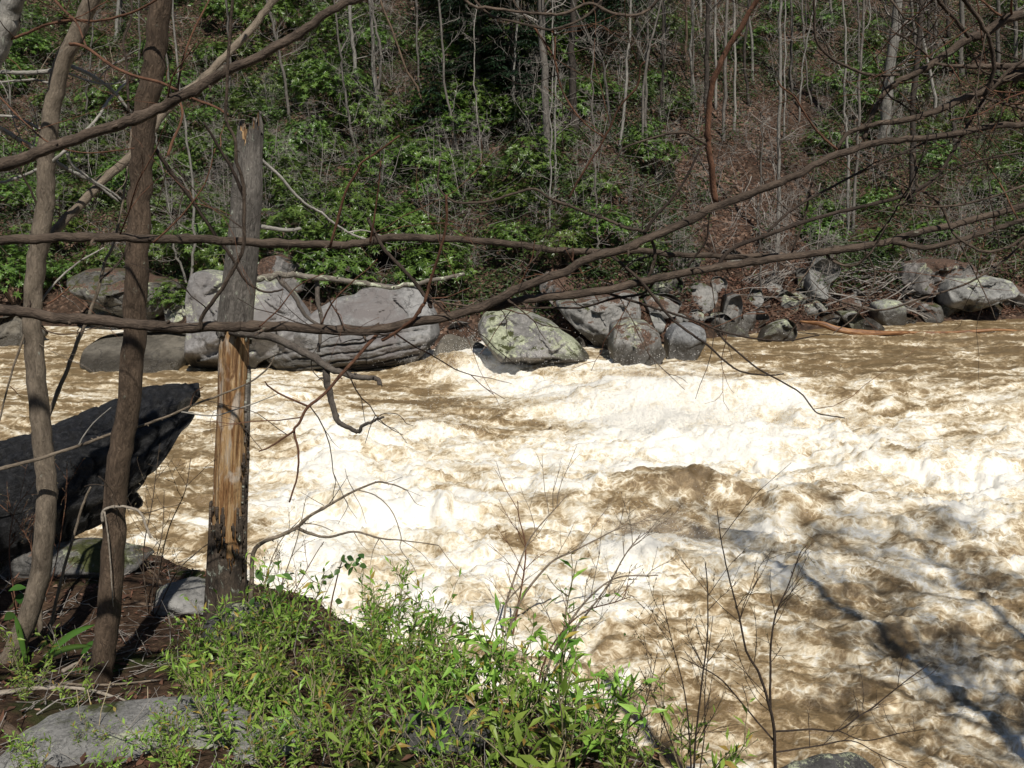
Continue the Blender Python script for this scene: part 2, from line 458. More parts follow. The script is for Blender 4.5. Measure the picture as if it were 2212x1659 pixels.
# --- the river
NX, NY = 780, 660
yy = np.exp(np.linspace(math.log(2.0), math.log(46.0), NY))
uu = np.linspace(-1, 1, NX)
Y = yy[:, None] * np.ones(NX)[None]
X = uu[None] * (0.80 * yy[:, None] + 3.0)
ctrl = [(1500,735,.1),(1700,750,.12),(1900,735,.12),(2150,715,.15),(2400,715,.15),(1450,800,.35),(1600,790,.2),(1800,785,.16),(2000,778,.16),(2150,780,.18),(2400,790,.2),
 (1000,792,.75),(1100,820,.95),(1300,840,.85),(1500,838,.6),(1700,832,.32),(1900,826,.28),(2100,826,.35),(2350,840,.4),(1300,790,.2),(1200,790,.4),
 (1250,880,1.0),(1450,900,1.1),(1650,900,.95),(1850,890,.6),(2050,885,.5),(2200,890,.65),(2400,900,.6),
 (1000,960,.65),(1200,960,.9),(1450,950,1.2),(1600,960,1.15),(1800,970,.9),(2000,960,.7),(2180,960,.75),(2400,970,.7),
 (1100,1050,.7),(1250,1030,.75),(1350,1000,.9),(1450,1080,.25),(1550,1080,.3),(1650,1030,.8),(1800,1040,.65),(1950,1030,.75),(2150,1040,.95),(2400,1050,.8),
 (1150,1130,.55),(1250,1130,.45),(1400,1120,.28),(1520,1120,.35),(1650,1120,.8),(1780,1110,.45),(1900,1130,.65),(2050,1130,.75),(2200,1150,.75),
 (1200,1220,.7),(1400,1190,.85),(1550,1210,.75),(1700,1220,.7),(1850,1220,.5),(2000,1230,.55),(2150,1230,.45),(2400,1250,.5),
 (1350,1300,.6),(1500,1310,.33),(1650,1330,.3),(1800,1320,.36),(1950,1330,.4),(2120,1320,.42),(2400,1350,.4),
 (1400,1420,.38),(1550,1440,.26),(1700,1450,.3),(1850,1430,.28),(2000,1450,.4),(2150,1450,.42),(2400,1500,.4),
 (1500,1560,.32),(1700,1580,.26),(1850,1600,.36),(2000,1580,.42),(2150,1580,.45),(1700,1700,.35),(2000,1750,.4),(1300,1700,.4),
 (-300,760,.4),(50,760,.45),(200,780,.2),(350,800,.12),(450,830,.45),(550,830,.6),(650,820,.6),(750,830,.22),(850,820,.22),(900,870,.25),(1000,870,.3),(850,920,.7),(950,930,.4),(1050,920,.4),(1150,895,.3),
 (100,830,.5),(250,840,.5),(400,850,.45),(600,870,.75),(700,900,.85),(750,960,.95),(600,960,.5),(600,1020,.65),(750,1030,1.0),(900,1020,.9),(1000,1020,.7),
 (400,980,.3),(430,1050,.3),(350,1100,.45),(450,1130,.45),(400,1180,.45),(560,1100,.85),(700,1130,1.05),(850,1120,1.0),(1000,1130,.85),(1050,1080,.75),
 (600,1250,1.05),(750,1280,1.0),(830,1220,.65),(900,1300,.95),(1100,1280,.85),(700,1360,1.0),(950,1400,.7),(1150,1400,.7),(1300,1480,.5),(200,1000,.45),(-100,950,.45),(-100,1200,.5),(100,1300,.5)]
ctrl = [(x, y, f * 0.45 - 0.06 if (y < 835 and x > 1290) else f * 0.52 if (x < 460 and y < 1220) else f * 0.78 if (x > 1820 and y < 930) else f * 0.8 if (x > 1380 and y > 1230) else f) for x, y, f in ctrl]  # lower right foam cut back so the water colour carries canopy shade
cw = np.array([list(on_z(x, y, 0.1)[:2]) + [f] for x, y, f in ctrl])
cu = np.stack([cw[:, 0] / (cw[:, 1] + 2), np.log(cw[:, 1])], 1)
ys, us = yy[::6], uu[::6]
Yc = ys[:, None] * np.ones(len(us))[None]; Xc = us[None] * (0.80 * ys[:, None] + 3.0)
qa, qb = Xc / (Yc + 2), np.log(Yc)
num = np.zeros_like(Yc); den = np.zeros_like(Yc) + 1e-9
for (a, b), f in zip(cu, cw[:, 2]):
    wgt = np.exp(-(((qa - a) / 0.040) ** 2 + ((qb - b) / 0.062) ** 2)) + 1e-4 / (((qa - a) / 0.05) ** 2 + ((qb - b) / 0.07) ** 2 + 0.2)
    num += wgt * f; den += wgt
mac = num / den
tmp = np.stack([np.interp(uu, us, r) for r in mac])
macro = np.stack([np.interp(np.log(yy), np.log(ys), tmp[:, j]) for j in range(NX)], 1)
# swirling domain warp; streaks drawn out along the current on the far side
stre = 1.0 - 0.5 * sstep(12, 24, Y)
SX, SY = X * stre + 0.25 * Y, Y
wx = SX + 0.42 * perlin2(SX * 0.6, SY * 0.6, 50) + 0.22 * perlin2(SX * 1.7, SY * 1.7, 52) + 0.08 * perlin2(SX * 4.5, SY * 4.5, 54)
wy = SY + 0.42 * perlin2(SX * 0.6 + 9, SY * 0.6, 51) + 0.22 * perlin2(SX * 1.7, SY * 1.7 + 5, 53) + 0.08 * perlin2(SX * 4.5, SY * 4.5 + 7, 55)
rough = sstep(0.3, 1.0, macro)
lvl = water_level(X, Y)
bil = np.abs(perlin2(wx * 0.7, wy * 0.9, 60)) * 0.9 + np.abs(perlin2(wx * 1.6, wy * 2.0, 61)) * 0.55 + np.abs(perlin2(wx * 3.6, wy * 4.2, 62)) * 0.32 + np.abs(perlin2(wx * 7.5, wy * 8.5, 63)) * 0.17 + np.abs(perlin2(wx * 15, wy * 16, 65)) * 0.09
wav = ridge2(wx * 0.45, wy * 0.95, 3, 66, 0.5)
chop = fbm2(wx * 2.2, wy * 2.8, 5, 67, 0.6)
shore = sstep(0.2, 2.5, shore_y(X) - Y)
fade = 0.35 + 0.65 * shore
Hh = lvl + fade * ((0.06 + 0.21 * rough) * (bil - 0.35) + (0.12 + 0.06 * rough) * (wav - 0.5) + 0.055 * chop)
# standing waves and pour-overs seen in the rapid: (px, py, half width x, half width y, height)
for (px, py, rx, ry, hh) in ((1470, 1060, 1.4, 0.7, 0.42), (1780, 1090, 1.0, 0.5, 0.25), (1200, 1090, 1.4, 0.7, 0.25), (1400, 880, 3.0, 1.0, 0.5), (985, 808, 1.5, 0.7, 0.55), (700, 960, 1.3, 0.8, 0.25),
                            (1650, 960, 2.2, 0.9, 0.35), (2000, 1000, 2.0, 0.9, 0.3), (800, 1100, 1.4, 0.6, 0.25), (950, 930, 0.9, 0.5, 0.3), (1560, 1290, 0.8, 0.35, 0.10), (1950, 1350, 0.9, 0.4, 0.12), (2100, 1130, 1.3, 0.6, 0.25)):
    c = on_z(px, py, 0.1)
    dy = (Y + 0.5 * (wy - SY) - c[1]) / ry; dy = np.where(dy < 0, dy * 1.7, dy)
    Hh = Hh + hh * np.exp(-((X + 0.5 * (wx - SX) - c[0]) / rx) ** 2 - dy ** 2)
patch = fbm2(wx * 0.85, wy * 1.15, 6, 70, 0.68)
thread = ridge2(wx * 1.7, wy * 2.1, 4, 75, 0.62)
foam = 0.06 + 0.82 * macro + 0.40 * patch * (0.6 + 0.4 * rough) * (1.0 - 0.35 * sstep(0.85, 1.15, macro)) + 0.85 * (thread - 0.60) * (0.45 + 0.55 * (1 - rough)) + 0.16 * (bil - 0.55)
streak = ridge2(wx * 0.30 + 0.06 * wy, wy * 2.6, 4, 85, 0.6)
foam = foam + 0.55 * (streak - 0.62) * (1 - 0.8 * rough) * sstep(8, 13, Y)
foam = foam + 0.30 * (1 - sstep(0.0, 1.3, shore_y(X) - Y + 0.5 * patch)) * np.where(X < 5, 1.0, 0.35)
V = np.stack([X, Y, Hh], -1).reshape(-1, 3)
i = np.arange(NY - 1)[:, None] * NX; j = np.arange(NX - 1)[None]
F = np.stack([i + j, i + j + 1, i + NX + j + 1, i + NX + j], -1).reshape(-1, 4)
m = NT('muddy_rapid_water'); g = m.n('ShaderNodeNewGeometry').outputs['Position']
fa = m.attr('foam')
pv = m.mapv(g, (1, 1.25, 1))
wn = m.n('ShaderNodeVectorMath', operation='SCALE'); m.l(m.noise(pv, 1.9, 2, 0.6, 0, 'Color'), wn.inputs[0]); wn.inputs['Scale'].default_value = 0.5
wa = m.n('ShaderNodeVectorMath', operation='ADD'); m.l(pv, wa.inputs[0]); m.l(wn.outputs[0], wa.inputs[1])
def ridged(sc, det):
    q = m.noise(wa.outputs[0], sc, det, 0.6, 0.3)
    return m.math('SUBTRACT', 1.0, m.math('MULTIPLY', m.math('ABSOLUTE', m.math('SUBTRACT', q, 0.5)), 5.0))
th = m.math('MAXIMUM', ridged(3.2, 3), m.math('MULTIPLY', ridged(8.5, 2), 0.8))
th = m.math('MAXIMUM', th, 0.0)
fine = m.noise(wa.outputs[0], 13.0, 5, 0.85)
net = m.math('MAXIMUM', m.rng(m.voro(wa.outputs[0], 2.6, 'DISTANCE_TO_EDGE'), 0.0, 0.085, 1.0, 0.0), m.math('MULTIPLY', m.rng(m.voro(wa.outputs[0], 6.5, 'DISTANCE_TO_EDGE'), 0.0, 0.13, 1.0, 0.0), 0.75))
net = m.math('MULTIPLY', net, m.rng(m.noise(pv, 2.2, 3, 0.6), 0.40, 0.62))
f1 = m.math('ADD', fa, m.math('MULTIPLY', m.math('SUBTRACT', m.math('POWER', th, 2.0), 0.30), 0.40))
f1 = m.math('ADD', f1, m.math('MULTIPLY', m.math('SUBTRACT', fine, 0.5), 0.85))
f1 = m.math('ADD', f1, m.math('MULTIPLY', net, 0.36))
colr = m.ramp(f1, [(0.10, (0.185, 0.126, 0.062)), (0.36, (0.315, 0.226, 0.122)), (0.55, (0.52, 0.42, 0.275)), (0.74, (0.70, 0.615, 0.46)), (0.92, (0.81, 0.755, 0.635)), (1.0, (0.865, 0.83, 0.745))])
ff = m.rng(f1, 0.40, 0.68)
rgh = m.math('ADD', 0.28, m.math('MULTIPLY', ff, 0.45))
m.principled(colr, rgh, m.bump(m.noise(pv, 15.0, 4, 0.75), 0.6, 0.05), 0.4)
river = link_mesh('river', mesh_np('river', V, F, m.m, True, {'foam': foam.ravel()}))
river['kind'] = 'structure'
M_WATER = m.m

# spray thrown up from the breaking waves: countless droplets
m = NT('spray_drops'); p_ = m.principled((0.9, 0.88, 0.84), 0.3)
t_ = m.n('ShaderNodeBsdfTranslucent'); t_.inputs['Color'].default_value = (.9, .88, .84, 1); x_ = m.n('ShaderNodeMixShader'); x_.inputs[0].default_value = .5
m.l(p_.outputs[0], x_.inputs[1]); m.l(t_.outputs[0], x_.inputs[2]); m.l(x_.outputs[0], m.o.inputs['Surface']); M_SPRAY = m.m
sel_p = []
flat_r = (sstep(0.75, 1.1, foam) * (0.3 + rough)).ravel(); cell = (Y * Y).ravel()
prob = flat_r * cell; prob[(Y.ravel() > 40)] = 0
prob /= prob.sum()
nd = 26000
idx = rng.choice(len(prob), 7000, p=prob)
drop = V[idx] + np.stack([rng.normal(0, .12, 7000), rng.normal(0, .12, 7000), rng.exponential(0.11, 7000)], 1)
pl = []
for (px, py, n_, sx_, sz_) in ((1400, 905, 5200, 1.5, .38), (1520, 930, 3800, 1.2, .32), (1250, 870, 2200, 1.2, .3), (1010, 812, 2200, .7, .32), (1430, 1180, 700, .7, .22), (940, 945, 900, .5, .22), (1700, 960, 1800, 1.2, .25)):
    c = on_z(px, py, .15); pl.append(np.stack([c[0] + rng.normal(0, sx_, n_), c[1] + rng.normal(0, sx_ * .4, n_), c[2] + .1 + rng.exponential(sz_, n_)], 1))
drop = np.concatenate([drop] + pl); nd = len(drop)
sz = rng.uniform(0.003, 0.009, nd) * np.sqrt(np.maximum(drop[:, 1], 6) / 10)
tet = np.array([(1, 0, -.5), (-.5, .87, -.5), (-.5, -.87, -.5), (0, 0, 1.0)])
DV = (drop[:, None] + tet[None] * sz[:, None, None]).reshape(-1, 3)
b = np.arange(nd)[:, None] * 4
DF = np.concatenate([b + np.array([[0, 2, 1]]), b + np.array([[0, 1, 3]]), b + np.array([[1, 2, 3]]), b + np.array([[2, 0, 3]])])
o = link_mesh('spray', mesh_np('spray', DV, DF, M_SPRAY)); props(o, 'white spray droplets thrown up over the foaming rapid', 'spray', kind='stuff')

# drifting mist above the biggest breaking wave
m = NT('mist'); tcd = m.obj()
ln = m.n('ShaderNodeVectorMath', operation='LENGTH'); m.l(tcd, ln.inputs[0])
fall = m.rng(ln.outputs['Value'], 0.15, 1.0, 1.0, 0.0)
nz = m.rng(m.noise(tcd, 2.4, 4, 0.65, 0.6), 0.36, 0.68)
pv_ = m.n('ShaderNodeVolumePrincipled'); pv_.inputs['Color'].default_value = (.97, .96, .93, 1); pv_.inputs['Anisotropy'].default_value = -0.4
m.l(m.math('MULTIPLY', m.math('MULTIPLY', fall, nz), 0.6), pv_.inputs['Density']); m.l(pv_.outputs[0], m.o.inputs['Volume'])
def ellipsoid():
    n1, n2 = 24, 14
    A, B = np.meshgrid(np.linspace(0, 2 * math.pi, n1, endpoint=False), np.linspace(-math.pi / 2, math.pi / 2, n2))
    V = np.stack([np.cos(A) * np.cos(B), np.sin(A) * np.cos(B), np.sin(B)], -1).reshape(-1, 3)
    i = np.arange(n2 - 1)[:, None] * n1; j = np.arange(n1)[None]; j2 = (j + 1) % n1
    return V, np.stack([i + j, i + j2, i + n1 + j2, i + n1 + j], -1).reshape(-1, 4)
for (px, py, sc, lab) in ((1450, 915, (2.9, 1.3, 0.95), 'white mist drifting over the breaking wave right of centre'), (1040, 818, (1.3, .6, .45), 'white mist at the wave foot below the wet ramp rock'), (1420, 1180, (1.0, .6, .4), 'thin mist below the brown pour over')):
    V_, F_ = ellipsoid(); o = link_mesh('mist', mesh_np('mist', V_, F_, m.m)); c = on_z(px, py, .25)
    o.location = (c[0], c[1], c[2] + sc[2] * .45); o.scale = sc; props(o, lab, 'mist', kind='stuff')

# ================================================================== BOULDERS
MR = {
 'lichen': mat_rock('rock_lichen', (0.13, 0.125, 0.115), (0.36, 0.34, 0.32), lich=0.50, moss=0.30),
 'purple': mat_rock('rock_purple_grey', (0.13, 0.122, 0.115), (0.36, 0.345, 0.335), lich=0.34, tint=(0.188, 0.175, 0.167)),
 'strata': mat_rock('rock_banded_grey', (0.13, 0.125, 0.12), (0.36, 0.35, 0.335), lich=0.08, tint=(0.168, 0.150, 0.142)),
 'wet': mat_rock('rock_wet_smooth', (0.085, 0.074, 0.056), (0.215, 0.19, 0.15), lich=0.0, wet_z=0.25, scale=0.7),
 'grey': mat_rock('rock_grey', (0.12, 0.115, 0.105), (0.34, 0.325, 0.30), lich=0.28, moss=0.2, litter=0.42),
 'blue': mat_rock('rock_blue_grey', (0.15, 0.15, 0.15), (0.33, 0.33, 0.325), lich=0.12),
 'pale': mat_rock('rock_pale', (0.13, 0.127, 0.115), (0.35, 0.342, 0.32), lich=0.36),
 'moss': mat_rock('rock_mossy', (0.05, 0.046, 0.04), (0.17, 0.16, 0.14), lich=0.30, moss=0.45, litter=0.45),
 'litter': mat_rock('rock_litter', (0.12, 0.11, 0.10), (0.32, 0.30, 0.28), lich=0.40, moss=0.2, litter=0.95),
}
def sil_radius(poly, c, th):
    """radius of a star-shaped outline about c for each angle"""
    p = np.asarray(poly, float); q = np.roll(p, -1, 0)
    d = np.stack([np.cos(th), np.sin(th)], 1)
    r = np.zeros(len(th))
    e = q - p
    for k in range(len(p)):
        den = d[:, 0] * e[k, 1] - d[:, 1] * e[k, 0]
        w0 = p[k] - c
        with np.errstate(divide='ignore', invalid='ignore'):
            t = (w0[0] * e[k, 1] - w0[1] * e[k, 0]) / den
            u = (w0[0] * d[:, 1] - w0[1] * d[:, 0]) / den
        ok = (u >= -1e-6) & (u <= 1 + 1e-6) & (t > 0) & np.isfinite(t)
        r = np.where(ok, np.maximum(r, t), r)
    bad = r <= 0
    if bad.any(): r[bad] = np.interp(th[bad], th[~bad], r[~bad])
    return r
rock_seed = [100]
def boulder(label, poly, mat, Y=None, z0=0.0, depth=None, back=1.2, planes=None, nfac=8, rough=0.06, strata=None, name='boulder', group=None, lean=0.35, sink=20, k=5.0, chip=0.8):
    """poly: outline as (px,py) in the photograph; Y: distance (from the contact with water/ground when None)"""
    rock_seed[0] += 1; sd_ = rock_seed[0]; rs = np.random.default_rng(sd_)
    poly = np.array(poly, float)
    yb = poly[:, 1].max(); xb = poly[np.argmax(poly[:, 1]), 0]
    if Y is None: Y = on_water(xb, yb)[1]
    poly[:, 1] += sink * sstep(0.55, 0.95, (poly[:, 1] - poly[:, 1].min()) / np.ptp(poly[:, 1])) * min(1, np.ptp(poly[:, 1]) / 60)
    s = Y / FPX * 1.02
    cx, cy = poly.mean(0)
    cx = 0.5 * (poly[:, 0].min() + poly[:, 0].max()) * 0.5 + cx * 0.5; cy = cy
    C = P(cx, cy, Y)
    uv = np.stack([(poly[:, 0] - cx) * s, -(poly[:, 1] - cy) * s], 1)
    W = np.ptp(uv[:, 0]); Hh_ = np.ptp(uv[:, 1])
    D = depth if depth else 0.42 * min(W, Hh_ * 1.5)
    nth, nr = (190, 110) if strata and W > 3 else (150, 56) if W > 3 else (96, 34) if W > 1.4 else (56, 20)
    th = np.linspace(-math.pi, math.pi, nth, endpoint=False)
    rad = sil_radius(uv, np.zeros(2), th)
    rad = 0.5 * rad + 0.25 * np.roll(rad, 1) + 0.25 * np.roll(rad, -1)
    rho = np.sin(np.linspace(0, math.pi / 2, nr)) ** 0.9
    def half(front):
        u = rad[None] * np.cos(th)[None] * rho[:, None]; v = rad[None] * np.sin(th)[None] * rho[:, None]
        rim = (1 - rho[:, None] ** k) ** (1 / 2.0) * np.ones(nth)[None]
        if front:
            d = D * 1.25 * rim
            pl = planes
            if pl is None:
                pl = []
                for _ in range(nfac):
                    ku, kv = rs.uniform(-.35, .35) * W, rs.uniform(-.4, .4) * Hh_
                    pl.append((ku, kv, D * rs.uniform(0.75, 1.0), rs.normal(0, 0.75), -0.40 + rs.normal(0, 0.7)))
            else:
                pl = [((a - cx) * s, -(b - cy) * s, dd, su, sv) for a, b, dd, su, sv in pl]
            for a, b, dd, su, sv in pl:
                q = dd + su * (u - a) + sv * (v - b)
                d = -np.log(np.exp(-d * 32) + np.exp(-np.clip(q, -3, 9) * 32)) / 32
        else:
            d = -D * back * rim
        d = d - lean * np.maximum(v, -0.3 * Hh_) * (1 if front else 1)
        n = (fbm3(u * 1.4 + sd_, v * 1.4, d * 1.4, 5, sd_, 0.55) - 0.8 * np.clip(1 - np.abs(fbm3(u * 1.1 + 7 + sd_, v * 1.5, d * 1.1, 3, sd_ + 5)) * 6, 0, 1)) * rough * min(1.5, W) * np.minimum(1, (1.06 - rho[:, None]) * 5)
        d = d + n * (1 if front else 0.5)
        kc = int(np.clip(W * Hh_ * 7, 7, 46)); cu_ = rs.uniform(-.6, .6, kc) * W; cv_ = rs.uniform(-.6, .6, kc) * Hh_
        ch = rs.normal(0, 1, kc); ct = rs.normal(0, 1, (kc, 2))
        wu = u + 0.12 * perlin2(u * 2.1, v * 2.1, sd_ + 20); wv = v + 0.12 * perlin2(u * 2.1 + 5, v * 2.1, sd_ + 21)
        dist = (wu[..., None] - cu_) ** 2 + ((wv[..., None] - cv_) * 1.3) ** 2
        ci = dist.argmin(-1)
        amp = rough * min(W, 2.6) * chip
        d = d + amp * np.minimum(1, (1.0 - rho[:, None]) * 4) * (0.55 * ch[ci] + 1.3 * (ct[ci, 0] * (wu - cu_[ci]) + ct[ci, 1] * (wv - cv_[ci])) / (0.35 * math.sqrt(W * Hh_)))
        if front and strata:
            a_, frq, slope, vmax = strata
            sv_ = v - slope * u + 0.05 * perlin2(u * 1.1, v * 2.0, sd_) + 0.02 * perlin2(u * 5, v * 5, sd_ + 1)
            saw = np.abs(((sv_ * frq) % 1.0) - 0.5) * 2
            crack = np.clip((0.35 - saw) / 0.35, 0, 1)
            vary = 0.5 + 0.9 * np.clip(perlin2(u * 0.9, sv_ * 4, sd_ + 3) + 0.4, 0, 1)
            step = 0.35 * vnoise3(np.floor(sv_ * frq), np.floor(u * 0.35), 0 * u, sd_)
            dv = (vmax[0] + vmax[1] * u) - v
            d = d - a_ * (crack * vary - step) * sstep(0, 0.08, dv) * np.minimum(1, (1.0 - rho[:, None]) * 6)
        return np.stack([u, -d, v], -1)
    f_, b_ = half(True), half(False)
    # wobble the outline itself
    wob = 1 + 0.035 * fbm3(np.cos(th) * 2 + sd_, np.sin(th) * 2, 0 * th, 4, sd_ + 9)
    for arr in (f_, b_):
        arr[..., 0] *= 1 + (wob - 1)[None] * rho[:, None]; arr[..., 2] *= 1 + (wob - 1)[None] * rho[:, None]
    nV = nr * nth
    V = np.concatenate([f_.reshape(-1, 3), b_[:-1].reshape(-1, 3)])
    F = []
    i = np.arange(nr - 1)[:, None] * nth; j = np.arange(nth)[None]; j2 = (j + 1) % nth
    F.append(np.stack([i + j, i + nth + j, i + nth + j2, i + j2], -1).reshape(-1, 4))
    bi = np.arange(nr - 1)[:, None] * nth + nV
    nxt = np.where(np.arange(nr - 1)[:, None] == nr - 2, (nr - 1) * nth, bi + nth)
    F.append(np.stack([bi + j, bi + j2, nxt + j2, nxt + j], -1).reshape(-1, 4))
    o = link_mesh(name, mesh_np(name, V, F, MR[mat] if isinstance(mat, str) else mat))
    o.location = C
    return props(o, label, 'boulder' if name == 'boulder' else 'rock', group)

boulder('large grey boulder patched with pale lichen behind the broken snag',
        [(424,592),(450,588),(500,596),(560,602),(600,610),(628,632),(647,656),(662,684),(672,708),(650,730),(610,748),(560,764),(540,786),(470,794),(432,787),(413,768),(410,740),(418,700),(412,650),(415,612)],
        'purple', z0=0.0, depth=1.2, planes=[(540,640,1.0,-0.15,-1.0),(450,700,0.95,0.35,-0.35),(480,765,0.8,0.2,1.8),(620,690,0.8,-0.6,-0.5),(600,740,0.75,-0.2,0.9)], rough=0.05, lean=0.2)
boulder('huge tilted grey boulder with wavy layered face above the rapid',
        [(669,681),(694,663),(712,653),(731,644),(768,636),(780,625),(813,620),(854,622),(891,620),(909,628),(932,657),(946,677),(952,702),(955,720),(928,745),(899,768),(875,776),(833,788),(803,788),(768,789),(731,785),(700,778),(661,774),(607,769),(583,752),(583,735),(607,728),(638,720)],
        'strata', z0=0.0, depth=1.5, planes=[(760,712,1.35,-0.06,-1.15),(890,680,1.3,-0.45,-0.9),(800,745,1.40,0.0,0.30),(860,772,1.05,-0.1,1.6),(910,740,1.2,-0.6,0.5),(640,750,1.0,0.35,0.3)], strata=(0.19, 4.3, 0.17, (0.02, 0.17)), rough=0.035, lean=0.12, chip=0.55)
boulder('wet sloping rock ramp slipping into white water right of the layered boulder',
        [(930,775),(946,738),(964,731),(995,740),(1034,750),(1062,764),(1091,782),(1116,805),(1100,810),(1043,804),(986,802),(932,795)],
        'wet', Y=on_water(1020, 786)[1], depth=0.9, planes=[(1010,765,0.5,-0.25,-1.1)], rough=0.04, lean=0.9, sink=45, chip=0.5)
boulder('wedge shaped boulder crusted with yellow green lichen at the water edge',
        [(1028,699),(1043,676),(1072,670),(1116,672),(1164,683),(1193,699),(1216,718),(1245,735),(1273,758),(1262,767),(1178,776),(1110,782),(1091,771),(1043,735),(1032,716)],
        'lichen', z0=0.2, depth=1.1, planes=[(1120,725,1.0,0.05,-0.9),(1070,725,1.0,0.6,-0.4),(1160,757,1.2,0.0,2.6),(1235,745,0.9,-0.4,-0.5)], rough=0.045, lean=0.1)
boulder('big slanted grey slab with dark underside above the small gravel inlet',
        [(1197,651),(1245,647),(1273,641),(1312,634),(1344,626),(1373,630),(1382,671),(1378,700),(1340,712),(1325,742),(1316,746),(1293,735),(1254,710),(1216,683)],
        'grey', Y=on_z(1319, 745, 0.5)[1], depth=1.1, planes=[(1320,670,0.9,0.05,-0.6),(1350,690,0.85,-0.3,-0.3),(1265,715,0.7,0.9,0.9)], rough=0.06, lean=0.2)
boulder('rounded grey boulder with cracked face standing in the shallows',
        [(1321,700),(1354,688),(1395,695),(1420,714),(1427,741),(1436,752),(1406,776),(1354,777),(1323,770),(1315,747),(1318,720)],
        'grey', z0=0.5, depth=0.9, planes=[(1370,730,0.75,0.0,-0.35),(1340,750,0.7,0.5,0.0),(1410,745,0.65,-0.6,-0.1)], lean=0.2)
boulder('smooth blue grey block of rock left of the brown pool',
        [(1437,733),(1453,702),(1498,698),(1519,710),(1522,737),(1490,764),(1457,768),(1437,758)],
        'blue', z0=0.5, depth=0.7, planes=[(1485,720,0.55,0.1,-0.8),(1460,745,0.55,0.4,0.0),(1505,740,0.5,-0.7,0.0)], rough=0.03, lean=0.15)
boulder('wedge of grey rock with dark left face among leaf litter', [(1471,630),(1484,616),(1519,614),(1545,626),(1548,644),(1529,663),(1508,674),(1488,657)], 'grey', Y=on_z(1508, 720, 0.55)[1] + 0.9, planes=[(1525,645,0.5,-0.2,-0.35),(1490,650,0.45,0.9,-0.1)])
boulder('small pale block wedged behind the smooth blue grey rock', [(1404,675),(1430,679),(1439,698),(1430,711),(1418,709),(1408,690)], 'pale', Y=on_z(1420, 760, 0.55)[1] + 0.5)
boulder('slanting grey rock under a fan of dead roots', [(1562,679),(1580,646),(1603,638),(1606,660),(1599,682),(1580,689)], 'grey', Y=on_z(1580, 730, 0.55)[1] + 0.6)
boulder('low lichen spotted rock running into the brown pool', [(1539,685),(1570,680),(1587,694),(1624,718),(1600,726),(1570,724),(1545,712)], 'lichen', z0=0.55)
boulder('low rounded rock with yellow lichen beside the beached orange log', [(1636,731),(1652,712),(1673,700),(1704,691),(1724,700),(1722,724),(1693,739),(1652,740)], 'lichen', z0=0.55)
boulder('flat grey stone below the slanting rock, half buried in leaves', [(1607,680),(1630,674),(1660,677),(1664,690),(1636,702),(1607,702)], 'grey', Y=on_z(1636, 722, 0.55)[1] + 0.3)
boulder('angular grey stone on brown leaf litter above the root fan', [(1613,648),(1628,624),(1648,630),(1650,648),(1630,660)], 'grey', Y=on_z(1628, 720, 0.55)[1] + 1.4)
boulder('flat dark stone on the leaf slope left of the white round boulder', [(1658,618),(1672,612),(1687,615),(1693,627),(1662,634)], 'grey', Y=on_z(1670, 720, 0.55)[1] + 2.2)
boulder('round whitish boulder with a dark diagonal cleft on the bank', [(1741,607),(1750,585),(1772,565),(1791,559),(1822,576),(1815,598),(1796,606),(1782,626),(1756,630),(1741,619)], 'pale', Y=on_z(1770, 712, 0.55)[1] + 1.8, depth=0.55, rough=0.04)
boulder('dark stone tucked against the left of the round whitish boulder', [(1724,590),(1736,581),(1748,583),(1742,610),(1726,614)], 'moss', Y=on_z(1740, 715, 0.55)[1] + 2.2)
boulder('square pale block of rock at the water by the brush pile', [(1883,655),(1914,647),(1938,650),(1949,664),(1951,690),(1936,699),(1903,697),(1884,684)], 'pale', z0=0.55, planes=[(1920,680,0.5,-0.05,-0.12),(1890,670,0.45,0.7,0.0),(1915,655,0.5,0,-1.2)], rough=0.03, lean=0.05)
boulder('broad pale slab with undercut edge at the far right bank', [(2028,624),(2045,600),(2089,604),(2133,597),(2170,604),(2184,620),(2186,631),(2144,637),(2100,650),(2087,652),(2034,644)], 'pale', Y=on_z(2100, 693, 0.55)[1] + 0.4, depth=1.0, planes=[(2100,630,0.85,0.0,-0.7),(2060,635,0.8,0.35,-0.3),(2110,648,0.7,0.0,1.2)], rough=0.05)
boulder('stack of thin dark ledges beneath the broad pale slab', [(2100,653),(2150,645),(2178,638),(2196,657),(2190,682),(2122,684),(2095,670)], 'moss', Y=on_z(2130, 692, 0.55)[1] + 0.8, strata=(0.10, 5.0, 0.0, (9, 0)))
boulder('mossy low rock under the brush beside the square pale block', [(1829,684),(1860,678),(1885,690),(1914,705),(1881,715),(1850,713)], 'lichen', z0=0.55)
boulder('small light stone at the left end of the beached log', [(1724,682),(1740,674),(1756,678),(1756,693),(1728,695)], 'pale', z0=0.7)
boulder('leaf covered rock hump rising above the broad pale slab', [(1945,600),(1955,570),(2000,560),(2060,562),(2110,575),(2120,605),(2040,612),(1970,616)], 'litter', Y=on_z(2040, 700, 0.55)[1] + 1.9, depth=0.8)
boulder('large leaf littered rock hump above the slanted slab', [(1165,620),(1180,590),(1215,575),(1265,572),(1310,590),(1330,622),(1290,640),(1200,645)], 'litter', Y=on_z(1280, 745, 0.5)[1] + 1.8, depth=1.0)
boulder('grey rock shelf strewn with leaves above the lichen patched boulder', [(555,585),(565,560),(600,552),(635,566),(660,592),(650,612),(600,610)], 'litter', Y=on_z(600, 770, 0)[1] + 1.7, depth=0.8)
boulder('dark mossy overhanging ledge behind the brown tree trunk', [(160,600),(200,582),(265,585),(337,602),(398,606),(410,640),(370,655),(332,670),(275,660),(219,646),(172,624)], 'moss', Y=on_z(300, 716, 0)[1] + 0.9, depth=1.3, planes=[(290,620,1.1,0,-0.5),(290,650,1.0,0.1,0.9)])
